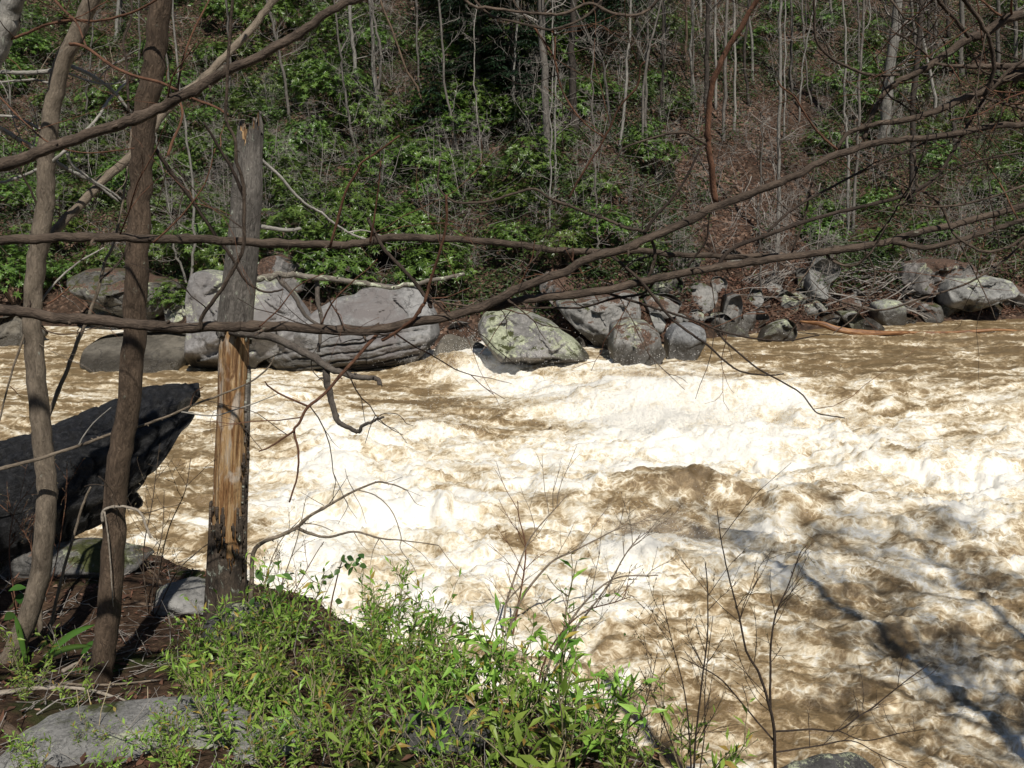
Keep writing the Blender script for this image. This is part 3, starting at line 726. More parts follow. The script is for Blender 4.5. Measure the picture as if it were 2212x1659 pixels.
boulder('pale flat stone under the mossy overhanging ledge', [(183,672),(213,663),(250,668),(280,676),(270,696),(190,697)], 'pale', Y=on_z(230, 712, 0)[1] + 0.2)
boulder('smooth wet rock sheet with water sliding over it at left', [(180,752),(205,734),(270,726),(335,724),(398,732),(415,752),(395,778),(330,790),(250,780),(188,770)], 'wet', z0=-0.1, depth=0.6, planes=[(300,760,0.3,0.05,-1.6)], rough=0.03, lean=1.4, sink=40, chip=0.3)
boulder('lichen topped stone among red leaves beside the twin grey saplings', [(350,668),(372,656),(398,660),(412,676),(404,690),(360,690)], 'lichen', Y=on_z(380, 722, 0)[1] + 0.1)
boulder('grey wet stone left of the water slide at the frame edge', [(-40,720),(-20,690),(30,684),(70,700),(90,722),(40,742),(-30,742)], 'wet', z0=0.0)
boulder('small pale stone wedged between two big boulders above foam', [(545,752),(552,733),(570,728),(582,742),(578,768),(550,772)], 'pale', z0=0.0)
for q, (lab, pl) in enumerate((('small grey pebble boulder in the gravel inlet, leftmost of three', [(1228,722),(1236,716),(1244,722),(1243,732),(1230,733)]),
                   ('longish grey stone in the gravel inlet, middle of three', [(1242,736),(1252,728),(1268,738),(1272,748),(1258,750),(1246,744)]),
                   ('small pale stone at the foot of the slanted slab', [(1306,748),(1312,736),(1320,738),(1318,750),(1308,752)]),
                   ('small grey stone caught against the lichen wedge at foam', [(1086,774),(1096,766),(1110,772),(1108,784),(1090,786)]))):
    boulder(lab, pl, 'pale' if q == 2 else 'grey', z0=0.35)
# leaf-buried stones scattered up the slope
STONES = []
k = 0
for (x, y, w_, h_, mt) in ((1392,575,34,22,'litter'),(1440,610,40,26,'moss'),(1430,655,46,24,'grey'),(1555,612,22,14,'grey'),(1700,650,30,20,'grey'),(1665,655,26,14,'litter'),(1850,640,30,18,'grey'),(1990,585,40,20,'moss'),(1600,705,24,14,'grey'),(1840,655,26,14,'litter'),
                           (1730,640,30,16,'grey'),(1985,650,36,20,'moss'),(2010,672,30,18,'grey'),(1470,690,20,12,'pale'),(1480,560,36,30,'moss'),(1580,555,26,16,'grey'),(1545,700,26,16,'grey'),(1505,680,20,12,'grey'),(1690,700,22,12,'moss'),(1760,665,34,20,'grey'),(1800,645,26,14,'litter'),(1790,690,30,14,'grey'),(1960,690,26,14,'moss'),(1975,625,34,22,'grey'),(2060,668,34,18,'moss'),(2195,640,30,30,'grey'),(1400,650,26,18,'litter'),(1300,660,30,16,'litter'),(1000,715,36,18,'litter'),(1160,660,40,18,'litter')):
    a = np.linspace(0, 2 * math.pi, 9, endpoint=False)
    pl = [(x + w_ * math.cos(t) * random.uniform(.75, 1.05), y + h_ * math.sin(t) * random.uniform(.75, 1.05)) for t in a]
    g = on_hill(x, y + h_ * 0.9)
    o = boulder('grey stone half buried in brown leaves', pl, mt, Y=g[1], group='stones half buried in the leaf slope', nfac=6)
    STONES.append((o, x, y, 'leaf buried stone'))

def near_rock(label, px, py, size, mat, rz=0.0, sink=0.35, fn=near_z, loc=None, seed=1):
    rs = np.random.default_rng(seed)
    n1, n2 = 90, 50
    a = np.linspace(0, 2 * math.pi, n1, endpoint=False); b = np.linspace(-math.pi / 2, math.pi / 2, n2)
    A, B = np.meshgrid(a, b)
    d = np.stack([np.cos(A) * np.cos(B), np.sin(A) * np.cos(B), np.sin(B)], -1)
    r = np.full(A.shape, 1.15)
    for _ in range(12):
        nrm = rs.normal(size=3); nrm /= np.linalg.norm(nrm)
        q = rs.uniform(0.72, 1.0) / np.maximum(d @ nrm, 1e-3)
        r = -np.log(np.exp(-r * 18) + np.exp(-np.clip(q, 0, 9) * 18)) / 18
    r = r * (1 + 0.07 * fbm3(d[..., 0] * 2 + seed, d[..., 1] * 2, d[..., 2] * 2, 5, seed))
    V = d * r[..., None] * np.array(size)
    i = np.arange(n2 - 1)[:, None] * n1; j = np.arange(n1)[None]; j2 = (j + 1) % n1
    F = np.stack([i + j, i + j2, i + n1 + j2, i + n1 + j], -1).reshape(-1, 4)
    o = link_mesh('rock', mesh_np('rock', V.reshape(-1, 3), F, mat))
    g = march(fn, px, py, 1.2, 9, 0.01) if loc is None else np.array(loc)
    o.location = (g[0], g[1], g[2] + size[2] * (1 - 2 * sink) if loc is None else g[2]); o.rotation_euler = (0, 0, rz)
    return props(o, label, 'rock')
M_NEARROCK = mat_rock('rock_near_grey', (0.16, 0.155, 0.145), (0.36, 0.35, 0.33), lich=0.25, wet=False, scale=3.5, moss=0.1)
M_DARKROCK = mat_rock('rock_near_dark', (0.035, 0.034, 0.032), (0.12, 0.115, 0.11), lich=0.12, wet=False, scale=3.0)
M_MIDROCK = mat_rock('rock_near_mid', (0.07, 0.066, 0.06), (0.22, 0.21, 0.195), lich=0.2, wet=False, scale=3.2, moss=0.3, litter=0.4)
near_rock('flat grey ledge showing through the leafy shoots at bottom left', 320, 1612, (0.48, 0.32, 0.10), M_NEARROCK, 0.2, 0.35, seed=3)
near_rock('pale edged grey rock beside the foot of the dead snag', 395, 1305, (0.24, 0.18, 0.11), M_NEARROCK, -0.6, 0.42, seed=4)
near_rock('grey rock shelf beneath the charred log', 150, 1222, (0.5, 0.26, 0.14), M_MIDROCK, 0.1, 0.5, seed=5)
near_rock('blackened lump of rock in front of the dead snag', 520, 1370, (0.20, 0.15, 0.15), M_DARKROCK, 0.4, 0.35, seed=6)
near_rock('dark hollowed rock in the shrubs near the bottom centre', 960, 1600, (0.18, 0.16, 0.10), M_DARKROCK, 0.4, 0.35, seed=8)
near_rock('small pale grey rock under the leafy shoots at bottom edge', 600, 1620, (0.16, 0.12, 0.07), M_NEARROCK, 0.9, 0.35, seed=9)
g = on_z(1785, 1690, 0.15)
near_rock('dark rounded rock breaking the water at the bottom edge', 0, 0, (0.55, 0.42, 0.42), M_DARKROCK, 0.3, loc=(g[0], g[1] + 0.05, -0.12), seed=12)

# ================================================================== FAR HILLSIDE: trees, saplings, rhododendrons, litter
M_BARK = {
 'pale': mat_bark('bark_pale', (0.11, 0.10, 0.088), (0.33, 0.31, 0.275), (0.36, 0.37, 0.32), 0.04),
 'grey': mat_bark('bark_grey', (0.06, 0.052, 0.045), (0.20, 0.18, 0.158), (0.36, 0.37, 0.30), 0.0),
 'brown': mat_bark('bark_brown', (0.055, 0.038, 0.027), (0.18, 0.125, 0.085)),
 'dark': mat_bark('bark_dark', (0.022, 0.018, 0.015), (0.085, 0.07, 0.058)),
 'twig': mat_bark('bark_twig', (0.15, 0.13, 0.115), (0.38, 0.35, 0.31)),
}
M_RHODO = mat_leaf('rhododendron_leaf', (0.026, 0.058, 0.010), (0.108, 0.175, 0.030), 0.36, 0.15, 0.45, (0.20, 0.24, 0.07))
M_COVER = mat_leaf('understorey_leaf', (0.014, 0.032, 0.008), (0.062, 0.100, 0.026), 0.5, 0.2, 0.35, (0.14, 0.15, 0.06))
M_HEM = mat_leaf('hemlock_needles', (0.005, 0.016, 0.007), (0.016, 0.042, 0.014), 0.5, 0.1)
M_DEADLEAF = mat_leaf('dead_leaf', (0.05, 0.026, 0.017), (0.17, 0.088, 0.054), 0.7, 0.1, 0.3, (0.34, 0.23, 0.16))

def wander(p0, d0, length, n, wob, rs, up=0.0):
    p = np.array(p0, float); d = np.array(d0, float); d /= np.linalg.norm(d)
    pts = [p.copy()]
    for _ in range(n - 1):
        d = d + rs.normal(0, wob, 3) + np.array((0, 0, up)); d /= np.linalg.norm(d)
        p = p + d * length / (n - 1); pts.append(p.copy())
    return np.array(pts)
def twigs_on(mb, pts, r_of, rs, n, lfrac, level, up=0.12, t0=0.25, rmin=0.004, length=None, sides=4):
    L = length or np.linalg.norm(np.diff(pts, axis=0), axis=1).sum()
    for _ in range(n):
        t = rs.uniform(t0, 1.0); i = min(int(t * (len(pts) - 1)), len(pts) - 2); f = t * (len(pts) - 1) - i
        p = pts[i] * (1 - f) + pts[i + 1] * f
        T = pts[i + 1] - pts[i]; T /= np.linalg.norm(T) + 1e-9
        side = rs.normal(0, 1, 3); side -= T * side.dot(T); side /= np.linalg.norm(side) + 1e-9
        d = T * rs.uniform(0.2, 0.9) + side
        ln = L * lfrac * rs.uniform(0.45, 1.1) * (1.15 - 0.6 * t)
        r0 = max(r_of(t) * rs.uniform(0.4, 0.65), rmin)
        q = wander(p, d, ln, 6 if level else 5, 0.22, rs, up)
        mb.tube(q, np.linspace(r0, max(r0 * 0.3, rmin * 0.7), len(q)), sides, cap=False)
        if level > 0:
            twigs_on(mb, q, lambda u, r0=r0: r0 * (1 - 0.7 * u), rs, max(2, int(n * 0.5)), 0.5, level - 1, up, 0.2, rmin, ln, 3)

# --- traced bare trees: (points in the photograph from base upward, width px, bark, height m, label)
TREES = [
 ([(626,262),(618,190),(602,110),(583,30)], 7, 'grey', 13, 'thin grey bare tree leaning left above the broken snag'),
 ([(783,255),(772,180),(762,90),(754,15)], 9, 'pale', 14, 'slim whitish tree trunk under the diagonal foreground branch'),
 ([(825,290),(812,200),(806,110),(800,0)], 9, 'pale', 14, 'slim pale trunk with side limbs right of the whitish one'),
 ([(768,348),(762,290),(750,233),(740,150),(733,93)], 6, 'grey', 10, 'crooked thin grey tree below the two pale trunks'),
 ([(845,330),(832,280),(820,250),(812,190)], 5, 'grey', 8, 'short leaning grey sapling tree beside the slim pale trunk'),
 ([(994,352),(982,290),(966,217),(957,130),(949,0)], 6, 'grey', 13, 'thin straight grey tree left of the dark evergreen gap'),
 ([(985,295),(952,258),(920,227),(895,180),(878,150)], 7, 'brown', 9, 'brown tree leaning far left in the hillside centre'),
 ([(910,200),(903,140),(900,50)], 5, 'grey', 10, 'thin grey trunk behind the leaning brown tree'),
 ([(1050,404),(1040,330),(1030,240)], 4, 'twig', 7, 'thin twiggy grey sapling tree right of the dark gap'),
 ([(1186,352),(1179,230),(1173,100),(1169,0)], 17, 'grey', 17, 'thick grey brown trunk, left of the pair at upper centre'),
 ([(1240,296),(1236,200),(1234,100),(1239,0)], 17, 'dark', 17, 'thick dark trunk, right of the pair at upper centre'),
 ([(1201,420),(1199,300),(1199,180)], 5, 'pale', 9, 'very thin pale trunk in front of the thick centre pair'),
 ([(1340,334),(1347,240),(1354,167),(1359,83),(1363,0)], 7, 'pale', 13, 'pale greenish trunk curving right of the thick pair'),
 ([(1320,302),(1309,200),(1303,133),(1285,100),(1269,73)], 6, 'grey', 11, 'grey trunk whose top bends left near the upper centre'),
 ([(1386,334),(1389,230),(1396,133),(1408,83),(1423,33)], 6, 'grey', 12, 'thin grey trunk arching right beside the pale greenish one'),
 ([(1379,145),(1379,70),(1379,0)], 9, 'dark', 14, 'dark upright trunk high on the slope at centre right'),
 ([(1481,135),(1482,60),(1483,0)], 6, 'brown', 13, 'brown upright trunk high on the slope'),
 ([(1504,215),(1494,117),(1497,50),(1499,0)], 6, 'pale', 13, 'thin white trunk left of the dark upright trunk on the leaf slope'),
 ([(1523,268),(1526,180),(1528,100),(1529,0)], 11, 'dark', 15, 'dark straight trunk among the cluster above the leaf slope'),
 ([(1546,235),(1546,120),(1546,0)], 6, 'pale', 14, 'thin white trunk right beside the dark straight trunk'),
 ([(1562,302),(1566,220),(1569,120),(1573,0)], 8, 'grey', 14, 'light brown slim trunk in the cluster above the leaf slope'),
 ([(1586,285),(1588,190),(1588,100),(1584,0)], 6, 'pale', 14, 'pale thin trunk, right end of the trunk cluster'),
 ([(1189,536),(1189,470),(1189,400)], 5, 'pale', 7, 'short pale sapling trunk above the lichen wedge boulder'),
 ([(1679,556),(1681,430),(1681,300),(1684,133),(1682,0)], 9, 'pale', 16, 'tall pale straight trunk rising from the leaf slope'),
 ([(1694,300),(1695,150),(1697,0)], 4, 'pale', 13, 'hair thin pale trunk just right of the tall straight one'),
 ([(1707,202),(1709,100),(1709,0)], 6, 'grey', 13, 'grey trunk high behind the tall pale straight one'),
 ([(1736,118),(1736,50),(1735,0)], 5, 'grey', 12, 'thin grey trunk far up at the top right of centre'),
 ([(1829,533),(1831,433),(1832,300),(1827,230)], 7, 'pale', 11, 'pale thin trunk standing above the round whitish boulder'),
 ([(1843,503),(1852,333),(1859,167),(1864,80),(1869,0)], 7, 'grey', 14, 'grey slim trunk leaning right beside the pale thin one'),
 ([(1907,320),(1913,240),(1919,167),(1932,67),(1939,0)], 25, 'pale', 18, 'thick pale tree trunk on the upper right slope'),
 ([(1969,436),(1971,330),(1972,233),(1982,100),(1986,0)], 14, 'dark', 17, 'dark trunk right of the thick pale tree'),
 ([(2076,163),(2077,80),(2077,0)], 11, 'grey', 15, 'grey trunk far back behind the curved right branches'),
 ([(2156,170),(2156,80),(2156,0)], 9, 'grey', 15, 'grey trunk near the top right corner, left of two'),
 ([(2196,136),(2195,60),(2194,0)], 9, 'grey', 15, 'grey trunk near the top right corner, right of two'),
 ([(2070,335),(2066,312),(2062,288)], 16, 'dark', 1.6, 'mossy broken stump among evergreen bushes at right'),
 ([(415,678),(413,600),(418,520),(417,467),(413,367),(400,283)], 7, 'pale', 12, 'pale slender tree rising from red leaves at left'),
 ([(409,640),(396,590),(378,535),(372,480)], 6, 'pale', 6, 'left stem of the pale pair above the wet rock sheet'),
 ([(1645,640),(1642,560),(1640,480)], 5, 'grey', 6, 'short grey sapling trunk above the root fan'),
 ([(1296,590),(1292,530),(1290,470)], 6, 'grey', 7, 'grey sapling trunk above the slanted slab'),
]
def far_tree(pts, wpx, bark, h, label, group='bare trees on the far hillside', base=None, rs=None):
    rs = rs or np.random.default_rng(int(pts[0][0] * 7 + pts[0][1]))
    g = on_hill(*pts[0])
    Y = g[1]
    q = [P(x, y, Y) for x, y in pts]
    q[0] = np.array((g[0], g[1], g[2] - 0.25))
    lean = rs.normal(0, 0.12)
    top = q[-1]; d = q[-1] - q[-2]; d /= np.linalg.norm(d)
    z_top = g[2] + h
    while top[2] < z_top - 0.5:
        d = d * 0.9 + np.array((rs.normal(0, .06), rs.normal(0, .06), 0.25)); d /= np.linalg.norm(d)
        top = top + d * min(2.5, z_top - top[2]); q.append(top)
    q = np.array(q); q[:, 1] += lean * np.linspace(0, 1, len(q)) * min(h, 5) * 0.3
    n = 26
    c = spline(q, n)
    c[1:, :2] += rs.normal(0, 0.03, (n - 1, 2))
    r0 = px_size(wpx, Y) / 2 * 0.95
    rad = np.linspace(1.0, 0.4, n) ** 0.8 * r0; rad[0] *= 1.4; rad[1] *= 1.12
    t = thing('bare_tree', label, 'tree', (g[0], g[1], g[2]), group=group)
    off = np.array((g[0], g[1], g[2]))
    mb = MB(); mb.tube(c - off, rad, 8, 0.12); mb.build('trunk', M_BARK[bark], t)
    if h > 3:
        mb = MB()
        twigs_on(mb, c - off, lambda u: r0 * (1 - 0.6 * u) * 0.55, rs, 16, 0.17, 1, 0.10, 0.22, 0.008, h)
        mb.build('branches', M_BARK['twig' if bark in ('pale', 'grey') else bark], t)['kind'] = 'stuff'
    return t
SLIM, SAPS, BUSH = [], [], []
for a in TREES: far_tree(*a)
# slimmer trees farther up the slope, fading into the wood
_rs = np.random.default_rng(5)
n_ = 0
for _ in range(900):
    if n_ >= 62: break
    x, y = _rs.uniform(-350, 2560), _rs.uniform(-30, 330)
    wgt = 0.9 if x > 1300 else 0.35
    if y > 200: wgt *= 0.5
    if _rs.random() > wgt or (950 < x < 1150 and y < 250): continue
    if any(abs(x - a[0][0][0]) < 9 for a in TREES): continue
    n_ += 1
    lab = ('slim grey trunk in the thin wood on the upper right slope' if x > 1300 else 'slim grey trunk among evergreen bushes on the upper left slope')
    o = far_tree([(x, y), (x + _rs.normal(0, 8), y - 90), (x + _rs.normal(0, 14), y - 180)], _rs.uniform(3.5, 8), _rs.choice(['grey', 'pale', 'grey', 'dark']), _rs.uniform(9, 15), lab,
             group='slim trunks of the upper right wood' if x > 1300 else 'slim trunks of the upper left wood', rs=_rs)
    SLIM.append((o, x, y, 'slim trunk'))

# --- bare twiggy saplings: six shapes, many individuals
def make_sapling(k):
    rs = np.random.default_rng(300 + k)
    t = thing('bare_sapling', 'x', 'sapling')
    h = rs.uniform(2.2, 4.0)
    mb = MB(); mt = MB()
    for s in range(rs.integers(1, 4)):
        c = wander((rs.normal(0, .06), rs.normal(0, .06), -0.1), (rs.normal(0, .3), rs.normal(0, .2), 1), h * rs.uniform(.7, 1), 9, 0.09, rs, 0.05)
        r0 = rs.uniform(0.014, 0.026)
        mt.tube(c, np.linspace(r0, r0 * 0.35, 9), 5, cap=False)
        twigs_on(mb, c, lambda u, r0=r0: r0 * (1 - 0.6 * u) * 0.75, rs, 13, 0.36, 2 if s == 0 else 1, 0.02, 0.12, 0.0055)
    mt.build('stems', M_BARK['twig'], t)['kind'] = 'stuff'; mb.build('twigs', M_BARK['twig'], t)['kind'] = 'stuff'
    return t
SAP = [make_sapling(k) for k in range(6)]
used = [False] * 6
def zone(x, y):
    c = ('behind the left foreground trees' if x < 400 else 'behind the broken snag' if x < 680 else 'above the layered boulder' if x < 1000 else 'in the hillside centre' if x < 1300
         else 'beside the bare leaf slope' if x < 1760 else 'on the right bank')
    return ('low on the slope ' if y > 400 else 'midway up the slope ' if y > 220 else 'high on the slope ') + c
_rs = np.random.default_rng(11)
pos_s = []
for _ in range(4000):
    if len(pos_s) >= 210: break
    x, y = _rs.uniform(-250, 2460), _rs.uniform(40, 650)
    if y > 600 and x < 1300: continue
    if _rs.random() > (0.9 if y > 180 else 0.4): continue
    g = on_hill(x, y)
    if any((g[0] - p[0]) ** 2 + (g[1] - p[1]) ** 2 < 0.9 for p in pos_s): continue
    k = int(_rs.integers(0, 6))
    o = SAP[k] if not used[k] else copy_tree(SAP[k])
    used[k] = True; pos_s.append(g)
    o.location = (g[0], g[1], g[2] - 0.03); o.rotation_euler = (0, 0, _rs.uniform(0, 6.28)); s = _rs.uniform(0.55, 1.05); o.scale = (s, s, s)
    props(o, 'bare grey twiggy sapling ' + zone(x, y), 'sapling', 'bare saplings ' + zone(x, y)); SAPS.append((o, x, y, 'bare sapling'))

# --- rhododendron bushes
def make_rhodo(k):
    rs = np.random.default_rng(400 + k)
    t = thing('rhododendron_bush', 'x', 'bush')
    R_ = 1.0
    nw = 330
    d = rs.normal(size=(nw, 3)); d[:, 2] = np.abs(d[:, 2]) * 0.9 - 0.25; d /= np.linalg.norm(d, axis=1)[:, None]
    lump = 1 + 0.45 * fbm3(d[:, 0] * 1.7 + k * 5, d[:, 1] * 1.7, d[:, 2] * 1.7, 2, 40 + k)
    rr = R_ * lump * rs.uniform(0.42, 1.05, nw) ** 0.55
    c = d * rr[:, None] * np.array((1.15, 1.15, 0.85)) + np.array((0, 0, 0.62))
    c[:, 2] = np.maximum(c[:, 2], 0.05)
    nl = 8
    ax = d * 0.6 + np.array((0, 0, 0.75)) + rs.normal(0, 0.25, (nw, 3)); ax /= np.linalg.norm(ax, axis=1)[:, None]
    s1 = np.cross(ax, rs.normal(size=(nw, 3))); s1 /= np.linalg.norm(s1, axis=1)[:, None]; s2 = np.cross(ax, s1)
    an = (np.arange(nl) / nl * 2 * math.pi)[None] + rs.uniform(0, 6, (nw, 1)) + rs.normal(0, .15, (nw, nl))
    dirs = s1[:, None] * np.cos(an)[..., None] + s2[:, None] * np.sin(an)[..., None] + ax[:, None] * rs.uniform(0.05, 0.55, (nw, nl))[..., None]
    nrm = np.repeat(ax[:, None], nl, 1) + rs.normal(0, .2, (nw, nl, 3))
    ln = rs.uniform(0.11, 0.18, nw * nl)
    mb = MB(); wr = np.repeat(rs.random(nw), nl) * 0.6 + rs.random(nw * nl) * 0.4
    mb.leaves(np.repeat(c, nl, 0), dirs.reshape(-1, 3), nrm.reshape(-1, 3), ln, ln * 0.34, 0.14, 0.1, wr)
    fo = mb.build('foliage', M_RHODO, t, smooth=False); fo['kind'] = 'stuff'
    mb = MB()
    for q in range(9):
        e = c[rs.integers(0, nw)] * 0.9
        mid = e * 0.5 + np.array((rs.normal(0, .12), rs.normal(0, .12), 0.1))
        mb.tube(spline([(rs.normal(0, .08), rs.normal(0, .08), -0.12), mid, e], 7), np.linspace(0.028, 0.008, 7), 5, cap=False)
    mb.build('stems', M_BARK['brown'], t)['kind'] = 'stuff'
    return t
RH = [make_rhodo(k) for k in range(6)]
usedr = [False] * 6
def green(x, y):
    if x < 1000: g = 0.97 if y > 170 else 0.72
    elif x < 1290: g = 0.85 if y > 150 else 0.5
    elif x < 1430: g = 0.55
    elif x < 1760: g = 0.05 if (y > 190 and x > 1470) else 0.30
    else: g = 0.62 if 150 < y < 570 else 0.38
    return g
_rs = np.random.default_rng(21)
pos_r = []
for _ in range(14000):
    if len(pos_r) >= 285: break
    Y_ = _rs.uniform(26, 68); X_ = _rs.uniform(-0.72, 0.72) * Y_
    d = Y_ - float(shore_y(X_))
    if d < 1.2: continue
    z_ = float(hill(X_, Y_))
    x, y = project(X_, Y_, z_)
    if y < -120: continue
    if y > 590 and x > 950: continue
    if 560 < y and 410 < x < 960 and d < 2.2: continue
    if _rs.random() > green(x, y): continue
    md = 1.15 if x < 1300 else 1.35
    if any((X_ - p[0]) ** 2 + (Y_ - p[1]) ** 2 < (md + 0.02 * d) ** 2 for p in pos_r): continue
    k = int(_rs.integers(0, 6))
    o = RH[k] if not usedr[k] else copy_tree(RH[k])
    usedr[k] = True; pos_r.append((X_, Y_))
    s = _rs.uniform(0.7, 1.3) * (1.12 if d > 12 else 1.0) * (0.75 if x > 1300 else 1.0)
    o.location = (X_, Y_, z_ - 0.08); o.rotation_euler = (0, 0, _rs.uniform(0, 6.28)); o.scale = (s, s, s * _rs.uniform(0.9, 1.25))
    props(o, 'glossy evergreen rhododendron bush ' + zone(x, y), 'bush', 'rhododendron bushes ' + zone(x, y)); BUSH.append((o, x, y, 'rhododendron'))
# the thicket beyond, one green mass on the top of the slope
mb = MB(); nq = 26000
Yq = _rs.uniform(58, 105, nq); Xq = _rs.uniform(-0.8, 0.8, nq) * Yq
den = fbm2(Xq * 0.16, Yq * 0.16, 3, 77)
keep = den > np.where(Xq > 8, 0.22, -0.12)
Xq, Yq = Xq[keep], Yq[keep]; nq = len(Xq)
Zq = hill(Xq, Yq) + _rs.uniform(0.1, 2.6, nq) * (0.6 + 0.6 * np.clip(den[keep], 0, 1))
ax = _rs.normal(size=(nq, 3)); ax[:, 2] *= 0.4
mb.leaves(np.stack([Xq, Yq, Zq], 1), ax, _rs.normal(0, .5, (nq, 3)) + np.array((0, -.4, 1)), _rs.uniform(0.28, 0.5, nq), _rs.uniform(0.12, 0.2, nq))
o = mb.build('undergrowth', M_RHODO, smooth=False); props(o, 'dense evergreen undergrowth closing the top of the far slope', 'undergrowth', kind='stuff')

# low evergreen ground layer between the bushes
mb = MB(); nq = 340000
Yq = 26 + _rs.random(nq) ** 1.1 * 44; Xq = _rs.uniform(-0.66, 0.66, nq) * Yq
dq = Yq - shore_y(Xq); Zg = hill(Xq, Yq); pxq, pyq = project(Xq, Yq, Zg)
den = fbm2(Xq * 0.45, Yq * 0.45, 3, 78)
keep = (dq > 1.6) & (den > np.interp(pxq, [0, 1000, 1290, 1420, 1500, 1740, 1830, 2212], [-0.6, -0.6, -0.55, -0.5, -0.35, -0.35, -0.55, -0.55]) + 0.66 * ((pyq > 225) & (pxq > 1460) & (pxq < 1750))) & ~((pyq > 560) & (pxq > 410) & (pxq < 960) & (dq < 2.2))
Xq, Yq, Zg, den = Xq[keep], Yq[keep], Zg[keep], den[keep]; nq = len(Xq)
Zq = Zg + _rs.uniform(0.05, 1.9, nq) * (0.25 + np.clip(den, 0, 1.1))
ax = _rs.normal(size=(nq, 3)); ax[:, 2] *= 0.4
mb.diamonds(np.stack([Xq, Yq, Zq], 1), ax, _rs.normal(0, .6, (nq, 3)) + np.array((0, -.3, 1)), _rs.uniform(0.10, 0.20, nq), _rs.uniform(0.05, 0.085, nq), np.clip(_rs.random(nq) * .6 + .4 * (0.5 + fbm2(Xq * .3, Yq * .3, 2, 80)), 0, 1))
o = mb.build('ground_cover', M_COVER, smooth=False); props(o, 'low evergreen ground layer between the rhododendron bushes', 'ground cover', kind='stuff')

# --- hemlocks: dark evergreens at the top centre
def hemlock(label, px, py, h, seed, wide=0.30):
    rs = np.random.default_rng(seed)
    g = on_hill(px, py)
    t = thing('hemlock_tree', label, 'tree', g, group='dark hemlocks at the top centre')
    c = wander((0, 0, -0.3), (0, 0, 1), h + 0.3, 14, 0.025, rs)
    mb = MB(); mb.tube(c, np.linspace(0.16, 0.02, 14) * h / 9, 8, 0.1); mb.build('trunk', M_BARK['dark'], t)
    ml = MB(); mbr = MB()
    P_, A_, N_ = [], [], []
    for q in range(int(h * 12)):
        u = rs.uniform(0.10, 0.99) ** 0.9
        p = c[int(u * 13)] + np.array((0, 0, rs.uniform(-.2, .2)))
        L = (1 - u) ** 0.7 * h * wide * rs.uniform(0.7, 1.1) + 0.3
        an = rs.uniform(0, 6.28)
        b = wander(p, (math.cos(an), math.sin(an), 0.15), L, 8, 0.06, rs, -0.07)
        mbr.tube(b, np.linspace(0.02, 0.005, 8), 4, cap=False)
        T = np.array((math.cos(an), math.sin(an), 0)); S = np.array((-T[1], T[0], 0))
        m_ = int(26 + L * 30)
        tt = rs.uniform(0.12, 1, m_) * 6.99; i = tt.astype(int); f = (tt - i)[:, None]
        bp = b[i] * (1 - f) + b[np.minimum(i + 1, 7)] * f
        sd2 = rs.choice([-1, 1], m_)[:, None]
        w_ = rs.uniform(0, 0.35, m_)[:, None] * L * 0.5
        P_.append(bp + S * sd2 * w_ + np.array((0, 0, -1)) * w_ * 0.35); A_.append(S * sd2 + T * 0.7 + rs.normal(0, .25, (m_, 3)) + np.array((0, 0, -.25))); N_.append(np.tile((0, 0, 1.0), (m_, 1)) + rs.normal(0, .25, (m_, 3)))
    ml.leaves(np.concatenate(P_), np.concatenate(A_), np.concatenate(N_), rs.uniform(0.12, 0.26, sum(map(len, P_))), 0.06, 0.2)
    mbr.build('branches', M_BARK['dark'], t)['kind'] = 'stuff'
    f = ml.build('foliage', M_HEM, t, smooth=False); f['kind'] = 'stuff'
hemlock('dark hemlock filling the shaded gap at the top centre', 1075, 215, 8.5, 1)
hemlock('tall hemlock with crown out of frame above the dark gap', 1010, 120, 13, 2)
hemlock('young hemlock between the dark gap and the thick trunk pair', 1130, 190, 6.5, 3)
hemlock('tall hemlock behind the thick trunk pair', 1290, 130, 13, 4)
hemlock('added broad hemlock darkening the left side of the shaded gap', 1030, 235, 9.0, 6, .36)  # added tree, dense and dark needled to deepen the shadow pocket
hemlock('added broad hemlock darkening the right side of the shaded gap', 1110, 250, 8.0, 7, .36)  # likewise added to keep the shadow pocket dark
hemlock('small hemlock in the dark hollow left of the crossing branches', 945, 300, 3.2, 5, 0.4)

# --- fallen leaves over the slope (countless)
_rs = np.random.default_rng(31); nq = 40000
Yq = 25 + _rs.random(nq) ** 1.4 * 34; Xq = _rs.uniform(0.02, 0.66, nq) * Yq
d = Yq - shore_y(Xq); keep = (d > 0.5); Xq, Yq = Xq[keep], Yq[keep]; nq = len(Xq)
Xb = _rs.uniform(3, 22, 9000); Yb = shore_y(Xb) + np.abs(_rs.normal(1.2, 1.4, 9000)) + .4
Xq = np.concatenate([Xq, Xb]); Yq = np.concatenate([Yq, Yb]); nq = len(Xq)
Zq = hill(Xq, Yq) + 0.015
mb = MB()
ax = _rs.normal(size=(nq, 3)); ax[:, 2] = ax[:, 2] * 0.3 + 0.2
mb.leaves(np.stack([Xq, Yq, Zq], 1), ax, _rs.normal(0, .45, (nq, 3)) + np.array((0, -.3, 1)), _rs.uniform(0.07, 0.15, nq), _rs.uniform(0.05, 0.09, nq), -0.1, 0.3)
o = mb.build('fallen_leaves', M_DEADLEAF, smooth=False); props(o, 'brown fallen leaves carpeting the far slope', 'leaves', kind='stuff')

